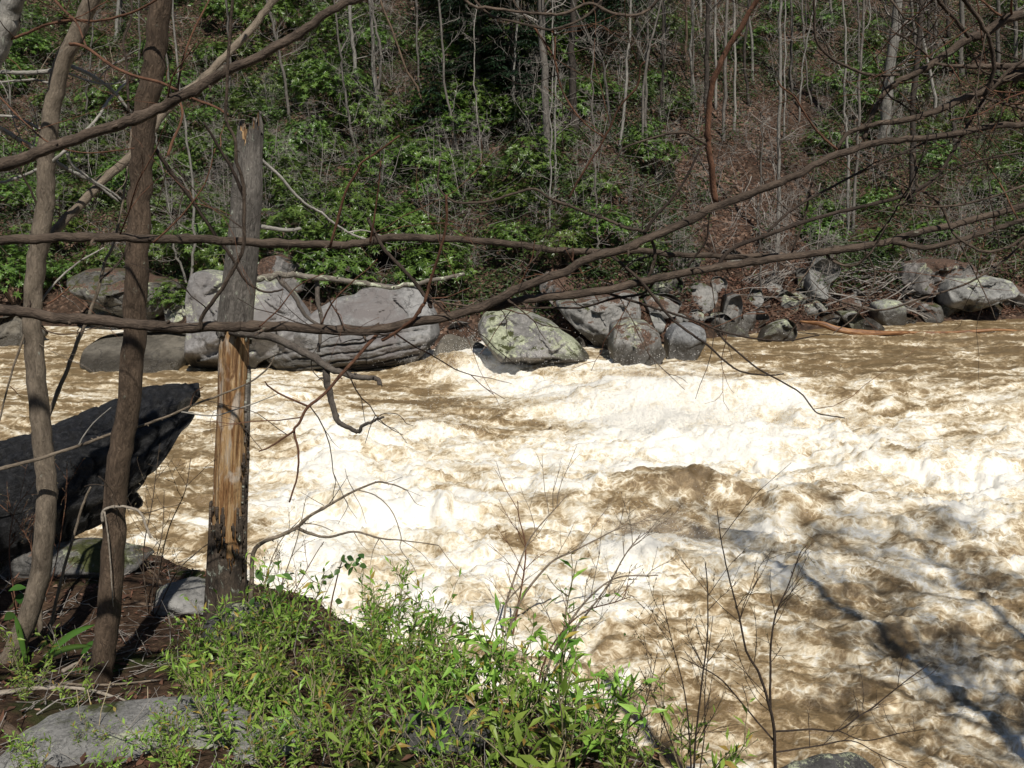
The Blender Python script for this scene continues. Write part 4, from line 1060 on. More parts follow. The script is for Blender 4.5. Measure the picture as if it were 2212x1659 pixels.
# --- tangle of thin bare brush over the slope (countless)
def many_sticks(name, mat, base, dirs, L, r, rs, seg=3):
    n = len(base); T = dirs / np.linalg.norm(dirs, axis=1)[:, None]
    S = np.cross(T, rs.normal(size=(n, 3))); S /= np.linalg.norm(S, axis=1)[:, None]; B = np.cross(T, S)
    bend = rs.normal(0, 0.22, (n, 2))
    V = np.zeros((n, seg + 1, 3, 3))
    for k in range(seg + 1):
        u = k / seg
        c = base + T * (L * u)[:, None] + S * (bend[:, :1] * L[:, None] * u * u) + B * (bend[:, 1:] * L[:, None] * u * u) + rs.normal(0, .02, (n, 3)) * L[:, None] * (k > 0)
        for j in range(3):
            a = 2.094 * j
            V[:, k, j] = c + (S * math.cos(a) + B * math.sin(a)) * (r * (1 - .6 * u))[:, None]
    b0 = np.arange(n)[:, None] * (seg + 1) * 3
    F = []
    for k in range(seg):
        for j in range(3):
            F.append(b0 + np.array([[k * 3 + j, k * 3 + (j + 1) % 3, k * 3 + 3 + (j + 1) % 3, k * 3 + 3 + j]]))
    nv = (seg + 1) * 3
    tc = np.tile((0, 0, 0.0), (n * nv, 1)); tc[:, 2] = np.repeat(rs.uniform(0, 50, n), nv) + np.tile(np.repeat(np.linspace(0, 1, seg + 1), 3), n)
    return link_mesh(name, mesh_np(name, V.reshape(-1, 3), np.concatenate(F), mat, True, {'tc': tc, 'rnd': np.repeat(rs.random(n), nv)}))
_rs = np.random.default_rng(91); nq = 13000
Yq = 27 + _rs.random(nq) ** 1.2 * 36; Xq = _rs.uniform(-0.66, 0.66, nq) * Yq
keep = (Yq - shore_y(Xq) > 1.2) & (fbm2(Xq * .25, Yq * .25, 2, 92) > -0.25); Xq, Yq = Xq[keep], Yq[keep]; nq = len(Xq)
Zq = hill(Xq, Yq) + np.where(_rs.random(nq) < .5, -0.03, _rs.uniform(.2, 2.2, nq))
dr = _rs.normal(size=(nq, 3)) * np.array((1, .7, .5)) + np.array((0, -.1, .35))
o = many_sticks('bare_brush', M_BARK['twig'], np.stack([Xq, Yq, Zq], 1), dr, _rs.uniform(.4, 1.5, nq), _rs.uniform(.004, .010, nq), _rs)
props(o, 'tangle of thin grey bare brush over the far slope', 'brush', kind='stuff')

# ================================================================== NEAR BANK: trunks, snag, charred log, overhanging branches
MN = {
 'brown': mat_bark('near_bark_brown', (0.058, 0.040, 0.027), (0.21, 0.148, 0.102), (0.33, 0.33, 0.25), -0.03, scale=1.0, bump=0.9),
 'branch': mat_bark('near_bark_branch', (0.036, 0.026, 0.019), (0.165, 0.122, 0.09), (0.36, 0.35, 0.27), -0.03, scale=1.6),
 'grey': mat_bark('near_bark_grey', (0.105, 0.082, 0.060), (0.34, 0.275, 0.205), (0.46, 0.46, 0.38), -0.04, scale=1.2),
 'pale': mat_bark('near_bark_pale', (0.20, 0.185, 0.16), (0.46, 0.43, 0.38), (0.52, 0.53, 0.44), 0.0, scale=1.4),
 'red': mat_bark('near_bark_red', (0.075, 0.036, 0.022), (0.22, 0.11, 0.064), scale=2.0),
 'dark': mat_bark('near_bark_dark', (0.024, 0.017, 0.013), (0.085, 0.062, 0.047), scale=2.0),
 'lichen': mat_bark('near_bark_lichen', (0.09, 0.075, 0.06), (0.26, 0.23, 0.19), (0.55, 0.58, 0.42), 0.10, scale=1.6),
 'hook': mat_bark('near_bark_hook', (0.05, 0.04, 0.034), (0.17, 0.145, 0.12), (0.42, 0.44, 0.34), -0.02, scale=2.2),
 'stick': mat_bark('weathered_stick', (0.22, 0.18, 0.14), (0.50, 0.44, 0.36), scale=1.6),
}
CLINES = {}
def px_branch(parent, pts, w0, w1, Y0, Y1, mat, name='branch', off=(0, 0, 0), sides=10, bump=0.085, knots=True, n=None):
    """a branch traced through photograph points, its distance running from Y0 to Y1"""
    m_ = len(pts)
    seg = np.concatenate([[0], np.cumsum(np.hypot(*np.diff(np.array(pts, float), axis=0).T))]); seg /= seg[-1]
    Ys = Y0 + (Y1 - Y0) * seg
    q = np.array([P(x, y, Yk) for (x, y), Yk in zip(pts, Ys)]) - np.array(off)
    n = n or max(10, m_ * 5)
    c = spline(q, n)
    L = np.linalg.norm(np.diff(c, axis=0), axis=1).sum()
    tt = np.linspace(0, 1, n)
    Yn = np.interp(tt, seg, Ys)
    rad = (w0 + (w1 - w0) * tt) / 2 / FPX * Yn
    rs = np.random.default_rng(int(abs(pts[0][0] * 13 + pts[0][1] * 7)))
    c[1:-1] += rs.normal(0, 1, (n - 2, 3)) * rad[1:-1, None] * 0.05
    kk = np.cumsum(rs.normal(0, 1, (n, 3)), 0); kk -= np.linspace(0, 1, n)[:, None] * kk[-1]; c += kk * rad.mean() * 0.16 * (1 if w0 < 40 else 0.35)
    if knots:
        for _ in range(max(1, int(L * 3))):
            k = rs.integers(1, n - 1); rad[k] *= rs.uniform(1.1, 1.32)
    CLINES.setdefault(parent.name if parent else '', []).append((c, rad, np.array(off)))
    mb = MB(); mb.tube(c, rad, sides, bump)
    if knots and w0 > 5:                       # little spurs and buds
        for _ in range(int(L * 4) + 1):
            k = rs.integers(1, n - 1)
            d = rs.normal(0, 1, 3); d /= np.linalg.norm(d)
            s0 = c[k] + d * rad[k] * 0.7
            mb.tube(np.array([s0, s0 + d * rad[k] * 1.0, s0 + d * rad[k] * 1.7 + rs.normal(0, .3, 3) * rad[k]]), np.array((0.35, 0.25, 0.08)) * rad[k] + 0.0006, 5)
    return mb.build(name, MN[mat], parent)

# --- brown tree A
g = on_near(215, 1472); YA = g[1]; o_ = g.copy()
tA = thing('tree', 'brown barked young tree trunk standing before the charred log', 'tree', g)
px_branch(tA, [(205,1500),(222,1440),(238,1330),(247,1200),(256,1060),(274,920),(286,780),(297,640),(302,520),(305,420),(312,330),(325,220),(341,110),(350,0),(356,-120),(368,-320),(372,-560)], 54, 40, YA, YA - 0.15, 'brown', 'trunk', o_, 24, 0.045, False, 90)
px_branch(tA, [(337,323),(367,367),(420,437),(467,507),(500,550),(513,574),(540,613),(576,630),(612,625)], 9, 4, YA, YA + 0.3, 'dark', 'branch', o_)
px_branch(tA, [(278,240),(273,143),(265,90),(283,40),(283,-10)], 5, 4, YA, YA + 0.2, 'dark', 'twig', o_)
px_branch(tA, [(363,337),(373,307),(397,247),(387,187),(407,97),(447,10),(460,-20)], 6, 3, YA, YA + 0.3, 'red', 'twig', o_)
px_branch(tA, [(222,1128),(226,1105),(252,1096),(285,1098),(305,1112),(318,1145),(326,1162)], 7, 5, YA - 0.08, YA - 0.12, 'stick', 'dead_twig', o_)
px_branch(tA, [(226,1105),(234,1160),(240,1240),(245,1310)], 4, 2, YA - 0.10, YA - 0.10, 'stick', 'dead_twig', o_)
px_branch(tA, [(360,-60),(420,-140),(520,-260)], 20, 9, YA, YA + 0.5, 'brown', 'branch', o_)
px_branch(tA, [(362,-200),(300,-300),(210,-420)], 20, 9, YA, YA + 0.3, 'brown', 'branch', o_)

# --- grey tree B with its leaning second stem
g = on_near(20, 1425); YB = g[1]; o_ = g.copy()
tB = thing('tree', 'greyish forked young tree at the left edge', 'tree', g)
px_branch(tB, [(5,1450),(30,1400),(70,1280),(88,1180),(97,1100),(92,1020),(78,900),(66,780),(62,690),(66,600),(80,500),(88,440),(92,380),(98,310),(115,225),(135,140),(165,75),(195,10),(225,-60),(270,-200)], 46, 29, YB, YB - 0.1, 'grey', 'trunk', o_, 20, 0.045, False, 90)
px_branch(tB, [(72,590),(86,545),(117,500),(167,450),(217,397),(273,343),(317,293),(360,243),(400,203),(450,160),(500,103),(553,45),(590,0),(640,-60)], 20, 13, YB, YB + 0.9, 'grey', 'second_stem', o_, 14, 0.05, False, 60)
px_branch(tB, [(92,345),(60,310),(33,297),(0,275),(-40,262)], 11, 8, YB, YB - 0.2, 'pale', 'branch', o_)
px_branch(tB, [(95,330),(133,357),(183,383),(217,403),(255,436)], 11, 5, YB, YB + 0.3, 'pale', 'branch', o_)
px_branch(tB, [(110,185),(133,143),(160,147),(200,167),(240,197),(283,243)], 10, 6, YB, YB + 0.25, 'pale', 'branch', o_)
px_branch(tB, [(128,148),(83,155),(40,157),(0,155),(-40,150)], 10, 8, YB, YB - 0.1, 'pale', 'branch', o_)
px_branch(tB, [(133,153),(200,177),(240,182),(277,173)], 5, 3, YB, YB + 0.2, 'pale', 'twig', o_)
px_branch(tB, [(180,287),(213,253),(233,220),(273,177)], 6, 5, YB + .05, YB + 0.3, 'pale', 'twig', o_)
px_branch(tB, [(110,180),(67,173),(0,177),(-40,182)], 5, 4, YB, YB, 'pale', 'twig', o_)
px_branch(tB, [(117,302),(73,273),(33,252),(0,250),(-40,256)], 7, 5, YB - .04, YB - .1, 'pale', 'twig', o_)
px_branch(tB, [(143,323),(100,357),(50,380),(0,393),(-30,398)], 7, 5, YB - .04, YB - .1, 'pale', 'twig', o_)
px_branch(tB, [(146,330),(155,355),(185,378),(235,410),(262,432)], 7, 4, YB, YB + .2, 'pale', 'twig', o_)
px_branch(tB, [(60,700),(40,760),(18,830),(0,905),(-15,950)], 5, 3, YB - .05, YB - .1, 'grey', 'twig', o_)
px_branch(tB, [(68,680),(120,610),(170,565),(225,535)], 5, 3, YB, YB + .2, 'pale', 'twig', o_)
px_branch(tB, [(70,672),(115,650),(140,630),(152,618)], 4, 2.5, YB, YB + .1, 'red', 'twig', o_)
px_branch(tB, [(65,690),(100,715),(150,722),(235,700)], 4, 2, YB - .05, YB + .1, 'brown', 'twig', o_)
px_branch(tB, [(85,455),(60,400),(28,345),(10,330)], 5, 3, YB - .05, YB - .15, 'dark', 'twig', o_)
# --- slender sapling crossing between the two
g = on_near(105, 1375); o_ = g.copy()
tS = thing('slender_sapling', 'thin bare sapling stem rising between the two left trunks', 'sapling', g)
px_branch(tS, [(100,1400),(112,1330),(130,1250),(160,1150),(183,1080),(196,1052)], 9, 4, g[1], g[1] + .05, 'grey', 'dead_stem', o_)
px_branch(tS, [(90,1385),(85,1250),(88,1100),(95,972),(99,923),(118,863),(145,801),(171,732),(188,686),(214,617),(227,564),(243,534),(256,480),(263,450),(277,350),(285,280)], 12, 4, g[1], g[1] + .3, 'grey', 'stem', o_)
px_branch(tS, [(216,605),(250,575),(274,545),(300,500)], 5, 3, g[1] + .2, g[1] + .3, 'dark', 'twig', o_)

# --- pale trunk leaning in the top left corner
g = np.array((-2.55, 3.9, float(near_z(-2.55, 3.9)))); o_ = g.copy()
tD = thing('tree', 'pale trunk leaning across the top left corner', 'tree', g)
px_branch(tD, [(-205,1475),(-190,1200),(-150,800),(-90,400),(-40,200),(0,110),(25,50),(45,-10),(80,-100),(130,-240)], 60, 32, g[1], g[1], 'pale', 'trunk', o_, 16, 0.05, False, 60)
px_branch(tD, [(18,85),(55,70),(100,52),(150,44),(210,44),(280,28),(330,5),(350,-10)], 6, 4, g[1], g[1] - .2, 'red', 'twig', o_)
px_branch(tD, [(100,-20),(117,0),(150,35),(165,50),(187,102)], 6, 4, g[1], g[1] - .6, 'red', 'twig', o_)
px_branch(tD, [(150,95),(187,102),(263,150),(350,178),(400,203),(460,227),(493,248)], 7, 5, g[1] - .6, g[1] - .9, 'red', 'twig', o_)
px_branch(tD, [(-30,185),(0,210),(60,270),(110,310),(180,330),(260,325),(290,320)], 4, 2.5, g[1] - .5, g[1] - .8, 'red', 'twig', o_)

# --- dead snag
g = on_near(488, 1325); YC = g[1]; o_ = g.copy()
tC = thing('dead_snag', 'broken dead trunk with bark peeled to orange wood', 'snag', g)
ax_px = [(486,1350),(488,1300),(493,1150),(498,1000),(503,860),(507,715),(518,600),(529,485),(534,420),(537,350),(541,296)]
wd = [100, 86, 77, 75, 70, 69, 63, 56, 57, 50, 45]
q = np.array([P(x, y, YC + 0.02 * i) for i, (x, y) in enumerate(ax_px)]) - o_
nA, nS = 300, 110
c = spline(q, nA); rr = np.interp(np.linspace(0, 1, nA), np.linspace(0, 1, len(wd)), wd) / 2 / FPX * YC
a = np.linspace(0, 2 * math.pi, nS, endpoint=False); A_, T_ = np.meshgrid(a, np.linspace(0, 1, nA))
hgt = c[:, 2][:, None] + 0 * A_
py_of = np.interp(T_, np.linspace(0, 1, len(ax_px)), [p[1] for p in ax_px])
def snag_surface(extra):
    lon = fbm3(np.cos(A_) * 3.2, np.sin(A_) * 3.2, hgt * 0.8, 4, 91) * 0.07
    r_ = rr[:, None] * (1 + lon) + extra
    V = np.stack([c[:, 0][:, None] + r_ * np.cos(A_), c[:, 1][:, None] + r_ * np.sin(A_), hgt.copy()], -1)
    jag = np.clip(fbm3(np.cos(A_) * 2.5, np.sin(A_) * 2.5, 0 * A_, 3, 92) * 0.9 + 0.35 * np.sin(A_ * 5 + 1), -0.6, 1.0)
    tpart = sstep(0.90, 1.0, T_)
    V[..., 2] += tpart * jag * 0.16
    return V, np.stack([r_ * np.cos(A_), r_ * np.sin(A_), hgt], -1)
i = np.arange(nA - 1)[:, None] * nS; j = np.arange(nS)[None]; j2 = (j + 1) % nS
FQ = np.stack([i + j, i + j2, i + nS + j2, i + nS + j], -1)
m = NT('bare_orange_wood'); tc = m.attr('tc', True)
f = m.noise(m.mapv(tc, (45, 45, 3.2)), 1.0, 5, 0.65, 0.6); f2 = m.noise(m.mapv(tc, (9, 9, 4)), 1.0, 4, 0.6, 0.4)
cl = m.ramp(f, [(0.28, (0.07, 0.027, 0.011)), (0.44, (0.26, 0.135, 0.055)), (0.58, (0.44, 0.285, 0.14)), (0.75, (0.57, 0.44, 0.29))])
cl = m.mix(m.rng(f2, 0.52, 0.66), cl, (0.52, 0.43, 0.34))
cl = m.mix(m.rng(m.noise(m.mapv(tc, (14, 14, 7)), 1.0, 3, 0.6), 0.64, 0.70), cl, (0.05, 0.028, 0.015))
cl = m.mix(m.rng(m.noise(m.mapv(tc, (7, 7, 3.2)), 1.0, 5, 0.7, 0.8), 0.54, 0.66), cl, (0.15, 0.078, 0.036))
cl = m.mix(m.rng(m.noise(m.mapv(tc, (20, 20, 1.6)), 1.0, 4, 0.7, 0.3), 0.60, 0.70), cl, (0.40, 0.35, 0.29))
m.principled(cl, 0.65, m.bump(f, 0.9, 0.03), 0.3); M_WOOD = m.m
V, tcv = snag_surface(-0.006)
capV = np.array([[c[-1, 0], c[-1, 1], c[-1, 2] - 0.05]])
capF = np.stack([(nA - 1) * nS + np.arange(nS), (nA - 1) * nS + (np.arange(nS) + 1) % nS, np.full(nS, nA * nS)], 1)
link_mesh('trunk', mesh_np('snag_trunk', np.concatenate([V.reshape(-1, 3), capV]), [FQ.reshape(-1, 4), capF], M_WOOD, True, {'tc': np.concatenate([tcv.reshape(-1, 3), capV]), 'rnd': np.full(nA * nS + 1, .5)}), tC)
# bark shells: kept where the photograph shows bark
fa_ = A_[:-1] + math.pi / nS; pyf = py_of[:-1]
nz_ = fbm3(np.cos(fa_) * 2.6, np.sin(fa_) * 2.6, hgt[:-1] * 4.0, 5, 95, 0.65)
facing = -np.sin(fa_); rightness = np.cos(fa_)
bare = (pyf > 716 + nz_ * 14 + 25 * np.clip(rightness - .1, 0, 1) * np.sin(fa_ * 9)) & (pyf < 1180 + nz_ * 60 + 60 * np.clip(rightness, 0, 1)) & (rightness < 0.97 + 0.10 * nz_) & (facing > -0.75)
bare &= ~((pyf > 1085) & (nz_ > 0.30))
upper = pyf < 940
for nm, msk, mt in (('upper_bark', (~bare) & upper, mat_bark('snag_bark_upper', (0.06, 0.052, 0.045), (0.25, 0.225, 0.195), (0.44, 0.45, 0.37), 0.02, scale=0.8, bump=1.0)),
                    ('lower_bark', (~bare) & ~upper, mat_bark('snag_bark_charred', (0.022, 0.018, 0.015), (0.13, 0.098, 0.072), (0.42, 0.44, 0.36), 0.03, scale=0.9, bump=1.0))):
    V, tcv = snag_surface(0.010)
    V2, _ = snag_surface(-0.002)
    Fq = FQ[msk]
    ob = link_mesh(nm, mesh_np(nm, V.reshape(-1, 3), Fq, mt, True, {'tc': tcv.reshape(-1, 3), 'rnd': np.full(nA * nS, .5)}), tC)
    md = ob.modifiers.new('thickness', 'SOLIDIFY'); md.thickness = 0.014; md.offset = -0.6
for (x, y, dx, w_) in ((524, 300, -3, 12), (541, 298, 1, 16), (555, 302, 4, 12), (533, 296, 1, 9)):
    b = P(x, y + 22, YC + 0.18) - o_; e = P(x + dx, y - random.uniform(4, 24), YC + 0.18) - o_
    mb = MB(); mb.tube(np.array([b, b * .5 + e * .5 + rng.normal(0, .004, 3), e]), np.array((1, .75, .15)) * px_size(w_, YC) / 2, 6, 0.2); mb.build('splinter', MN['grey'], tC)
px_branch(tC, [(500,716),(546,720),(585,727),(631,748),(677,771),(704,791),(743,807),(776,819),(802,817),(815,824),(819,831)], 20, 9, YC, YC - .5, 'hook', 'branch', o_, 12)
px_branch(tC, [(704,788),(708,812),(711,840),(720,880),(731,912),(750,924),(774,934),(783,922),(809,908),(829,901)], 18, 5, YC - .3, YC - .5, 'hook', 'hooked_branch', o_, 12)
px_branch(tC, [(545,603),(579,596),(612,592),(644,589),(677,595),(727,602),(792,615),(842,620),(891,613),(940,603),(1003,592)], 15, 8, YC + .15, YC + .5, 'lichen', 'branch', o_, 12)
px_branch(tC, [(598,596),(605,607),(634,643),(651,669),(667,686),(688,702),(692,715)], 12, 5, YC + .2, YC + .1, 'hook', 'branch', o_)
px_branch(tC, [(684,600),(686,650),(694,689),(689,728),(687,760)], 11, 7, YC + .3, YC + .2, 'hook', 'branch', o_)
px_branch(tC, [(560,340),(603,380),(630,413),(663,443),(696,463),(720,483),(753,503),(793,517)], 7, 4, YC + .2, YC + .5, 'pale', 'branch', o_)
px_branch(tC, [(753,503),(770,498),(796,500),(846,517)], 4, 2, YC + .4, YC + .5, 'pale', 'twig', o_)
px_branch(tC, [(545,490),(580,492),(620,497),(650,494)], 11, 6, YC + .18, YC + .3, 'pale', 'broken_limb', o_)
px_branch(tC, [(809,908),(830,893),(862,897),(878,915),(893,920)], 2.4, 1.2, YC - .5, YC - .45, 'dark', 'twig', o_, 5, 0, False)
px_branch(tC, [(812,905),(836,920),(858,930),(880,958)], 2, 1, YC - .5, YC - .45, 'dark', 'twig', o_, 5, 0, False)
px_branch(tC, [(672,770),(675,800),(700,825),(722,850)], 2.5, 1.5, YC - .25, YC - .3, 'dark', 'twig', o_, 5, 0, False)

# --- charred log
C0 = P(-260, 1150, 5.1); C1 = P(330, 985, 6.1)
axd = C1 - C0; Ltot = np.linalg.norm(axd); axd /= Ltot
up_ = np.array((0, 0, 1.0)) - axd * axd[2]; up_ /= np.linalg.norm(up_); sd_v = np.cross(axd, up_)
tL = thing('charred_log', 'thick black charred log with broken upturned end', 'log', (C0[0], C0[1], C0[2] - 0.4))
nA, nS = 150, 72
S_, A_ = np.meshgrid(np.linspace(0, 1, nA), np.linspace(0, 2 * math.pi, nS, endpoint=False), indexing='ij')
vv = np.cos(A_)                                    # +1 top, -1 bottom
end = Ltot + np.interp(vv, [-1, -.75, -.5, -.2, 0, .2, .35, .5, .62, .75, .88, 1], [-.45, -.26, -.20, -.10, .03, .13, .25, .28, .17, .22, .33, .36]) + 0.05 * fbm3(np.cos(A_) * 3, np.sin(A_) * 3, 0 * A_, 4, 71)
along = S_ ** 0.85 * end
rad_ = 0.40 - 0.03 * along / Ltot
taper = np.interp(along / Ltot, [0, 0.72, 1.0, 1.2], [1, 1, 0.94, 0.80])
crack = np.abs(((A_ * 9 / math.pi + 0.25 * fbm3(np.cos(A_) * 2, np.sin(A_) * 2, along * 1.5, 3, 72)) % 1) - .5) * 2
cross = np.abs(((along * 7.0 + 1.4 * vnoise3(np.floor(A_ * 9 / math.pi), along * 0, A_ * 0, 73)) % 1) - .5) * 2
relief = -0.045 * np.clip(1 - crack / 0.25, 0, 1) - 0.022 * np.clip(1 - cross / 0.2, 0, 1) + 0.05 * fbm3(np.cos(A_) * 1.5, np.sin(A_) * 1.5, along * 1.3, 4, 74)
r_ = rad_ * taper + relief
Pn = C0 + axd * along[..., None] + (up_ * (vv * r_ + 0.16 * sstep(0.72, 1.15, along / Ltot))[..., None] + sd_v * (np.sin(A_) * r_)[..., None])
off = np.array(tL.location)
rings = [Pn]
for kk, (fr, back_) in enumerate(((0.80, 0.03), (0.55, 0.16), (0.25, 0.28), (0.02, 0.32))):
    e = Pn[-1]; axp = C0 + axd * ((e - C0) @ axd)[:, None]
    rings.append((axp + (e - axp) * fr - axd * back_ + rng.normal(0, 0.012, e.shape))[None])
Pn2 = np.concatenate(rings); n2 = len(Pn2)
i = np.arange(n2 - 1)[:, None] * nS; j = np.arange(nS)[None]; j2 = (j + 1) % nS
F = np.stack([i + j, i + nS + j, i + nS + j2, i + j2], -1).reshape(-1, 4)
m = NT('charcoal'); g_ = m.n('ShaderNodeNewGeometry').outputs['Position']
f = m.noise(g_, 22, 6, 0.75, 0.3); f2 = m.noise(g_, 4, 4, 0.6)
cl = m.mix(m.rng(f, 0.40, 0.72), (0.005, 0.005, 0.0055), (0.034, 0.034, 0.037))
cl = m.mix(m.rng(m.noise(g_, 60, 4, 0.8), 0.62, 0.72), cl, (0.11, 0.112, 0.12))  # grey specks paint sunlit highlights into the char colour
m.principled(cl, m.math('ADD', 0.38, m.math('MULTIPLY', f2, 0.3)), m.bump(f, 1.0, 0.05), 0.5); M_CHAR = m.m
link_mesh('log_body', mesh_np('log_body', Pn2.reshape(-1, 3) - off, F, M_CHAR), tL)
mb = MB()
kn = P(298, 1085, 5.95) - off
mb.tube(np.array([kn + np.array((-.12, .05, .03)), kn + np.array((-.03, 0, .01)), kn + np.array((.02, 0, -.02))]), np.array((.05, .06, .03)), 10, 0.3); mb.build('branch_stub', M_CHAR, tL)

# --- tree off the left edge whose long limbs cross the view
gx = (-2.35, 2.35); g = np.array((gx[0], gx[1], float(near_z(*gx)))); o_ = g.copy()
tE = thing('overhanging_tree', 'tree off the left edge whose long brown limbs cross the view', 'tree', g)
mb = MB(); mb.tube(spline([(0, 0, -.3), (0.02, 0, .8), (-.05, .05, 1.8), (.03, .08, 2.8), (-.1, .1, 4.6), (-.3, .2, 6.5)], 50), np.linspace(0.11, 0.05, 50), 16, 0.1); mb.build('trunk', MN['brown'], tE)
BR = 'branch'
px_branch(tE, [(-830,640),(-500,520),(-200,410),(0,347),(67,325),(140,307),(213,283),(283,257),(350,227),(417,190),(483,150),(553,121),(610,93),(670,57),(720,22),(793,-8),(900,-60)], 27, 15, 2.38, 2.55, BR, 'branch', o_, 14)
px_branch(tE, [(-820,560),(-500,540),(-200,530),(0,525),(67,520),(133,515),(217,517),(300,520),(400,523),(500,528),(636,533),(720,533),(786,527),(853,523),(953,523),(1036,530),(1106,537),(1157,544),(1223,549),(1305,550),(1387,547),(1453,554),(1519,557),(1584,559),(1680,552)], 23, 11, 2.40, 2.9, BR, 'branch', o_, 14)
px_branch(tE, [(-830,560),(-500,600),(-200,640),(0,668),(66,682),(132,692),(197,699),(280,704),(362,709),(428,712),(493,709),(559,706),(644,712),(743,714),(825,709),(891,696),(973,681),(1023,668),(1056,650),(1105,623),(1157,600),(1223,575),(1288,549),(1354,524),(1404,505),(1473,477),(1539,440),(1589,420),(1659,398),(1709,370),(1759,343),(1809,323),(1859,305),(1926,293),(1992,288),(2076,277),(2142,268),(2212,265),(2300,262)], 26, 12, 2.36, 2.75, BR, 'branch', o_, 14)
px_branch(tE, [(1000,676),(1040,664),(1089,658),(1157,641),(1256,630),(1354,613),(1420,598),(1519,582),(1617,570),(1703,557),(1785,549),(1867,536),(1933,521),(1982,503),(2059,483),(2126,467),(2212,440),(2300,410)], 19, 13, 2.57, 2.85, BR, 'branch', o_, 14)
px_branch(tE, [(1925,523),(1949,526),(1999,534),(2065,524),(2163,492),(2212,477),(2290,450)], 13, 10, 2.78, 2.75, BR, 'branch', o_)
TW = [
 ([(431,712),(437,682),(477,630),(510,570),(528,528),(530,467),(530,400),(513,350),(510,307),(493,267),(490,230),(497,83),(503,0),(506,-40)], 9, 6, 2.47, 2.3, BR),
 ([(527,427),(500,363),(467,307),(440,263)], 8, 5, 2.42, 2.35, 'dark'),
 ([(1546,436),(1539,377),(1533,320),(1534,267),(1539,207),(1553,163),(1579,110),(1606,63),(1639,0),(1655,-40)], 14, 10, 2.66, 2.5, 'red'),
 ([(1533,317),(1506,300),(1479,287),(1439,293),(1389,307),(1346,322),(1329,347)], 6, 4, 2.62, 2.6, BR),
 ([(1392,503),(1416,470),(1449,430),(1483,383),(1513,320)], 7, 5, 2.64, 2.6, 'dark'),
 ([(1397,607),(1407,580),(1415,551),(1407,518),(1386,500),(1356,493),(1313,477),(1273,463),(1223,443),(1186,430),(1149,408),(1106,418),(1073,428),(1030,435),(990,433),(963,420),(946,393),(950,347)], 8, 4, 2.68, 2.5, BR),
 ([(1229,430),(1249,390),(1293,320),(1313,283),(1339,230),(1376,187),(1383,147),(1393,133)], 5, 4, 2.62, 2.5, 'red'),
 ([(1321,552),(1371,594),(1397,623),(1430,666),(1459,696),(1502,728),(1535,752),(1561,778),(1588,798),(1624,809),(1667,811),(1693,807)], 7, 3, 2.66, 2.5, 'dark'),
 ([(1310,632),(1387,656),(1453,676),(1502,692),(1552,712),(1617,728),(1697,735),(1770,724)], 6, 3, 2.68, 2.6, 'dark'),
 ([(1552,712),(1565,735),(1601,765),(1634,791),(1686,821),(1732,850),(1762,888),(1785,896),(1825,903)], 5, 2.5, 2.64, 2.55, 'dark'),
 ([(1420,600),(1387,633),(1321,646),(1256,664),(1190,664),(1124,666)], 6, 4, 2.68, 2.7, 'dark'),
 ([(1552,576),(1584,538),(1697,495),(1659,490)][:3] + [(1726,483),(1809,460),(1892,443),(1959,420),(2009,393),(2042,357),(2066,313),(2089,273),(2109,240),(2126,213)], 9, 6, 2.7, 2.75, 'dark'),
 ([(1486,577),(1502,554),(1525,520),(1529,485),(1533,462)], 5, 3, 2.7, 2.65, 'dark'),
 ([(1659,500),(1709,457),(1776,417),(1859,373),(1926,343),(1992,310),(2030,290)], 6, 4, 2.72, 2.8, 'dark'),
 ([(825,710),(769,775),(743,804),(704,847),(667,878),(648,913),(636,929),(643,969),(644,998),(641,1031),(625,1085)], 8, 4, 2.54, 2.4, 'red'),
 ([(917,656),(885,696),(825,735)], 8, 8, 2.52, 2.54, 'red'),
 ([(964,420),(964,485),(947,551),(927,617),(917,656)], 5, 7, 2.45, 2.52, 'red'),
 ([(636,929),(588,962),(559,975)], 5, 3, 2.44, 2.42, 'red'),
 ([(664,877),(611,854),(582,837),(572,824)], 5, 3, 2.47, 2.42, 'red'),
 ([(713,533),(746,417),(770,373),(780,350),(820,323),(863,293)], 6, 4, 2.58, 2.5, 'red'),
 ([(800,525),(806,483),(816,417),(823,347)], 5, 3, 2.6, 2.55, 'red'),
 ([(796,470),(825,534),(862,577),(894,613),(924,650),(930,665)], 8, 9, 2.6, 2.56, 'dark'),
 ([(927,650),(960,655),(1005,660),(1040,664)], 4, 5, 2.56, 2.58, BR),
 ([(928,645),(970,640),(1014,622)], 4, 2, 2.55, 2.5, 'red'),
 ([(694,700),(720,650),(760,610),(800,575),(815,560)], 4, 2, 2.5, 2.45, 'red'),
 ([(744,714),(730,680),(715,655),(708,640)], 4, 3, 2.5, 2.45, 'dark'),
 ([(1785,549),(1801,564),(1824,575),(1851,571),(1880,547),(1897,521),(1917,485)], 6, 5, 2.78, 2.7, BR),
 ([(1106,640),(1130,600),(1148,560),(1155,520)], 4, 2, 2.6, 2.55, 'red'),
 ([(1809,323),(1770,290),(1740,250),(1716,210),(1690,190),(1680,175)], 5, 3, 2.68, 2.6, 'red'),
 ([(330,525),(390,470),(430,420),(450,380),(465,320)], 4, 2, 2.43, 2.4, 'red'),
 ([(560,706),(600,670),(640,620),(700,590)], 3.5, 2, 2.48, 2.45, 'red'),
 ([(1706,557),(1738,470),(1750,410),(1760,360)], 5, 3, 2.8, 2.75, BR),
 ([(1867,536),(1890,600),(1850,680),(1800,720)], 4, 2.5, 2.78, 2.7, BR),
 ([(2060,500),(2130,640),(2150,690)], 3, 2, 2.8, 2.75, BR),
 ([(1809,650),(1900,668),(2000,640),(2090,610),(2160,570),(2212,520)], 4, 5, 2.9, 2.85, BR),
]
for a in TW: px_branch(tE, *a, name='twig', off=o_, sides=7)

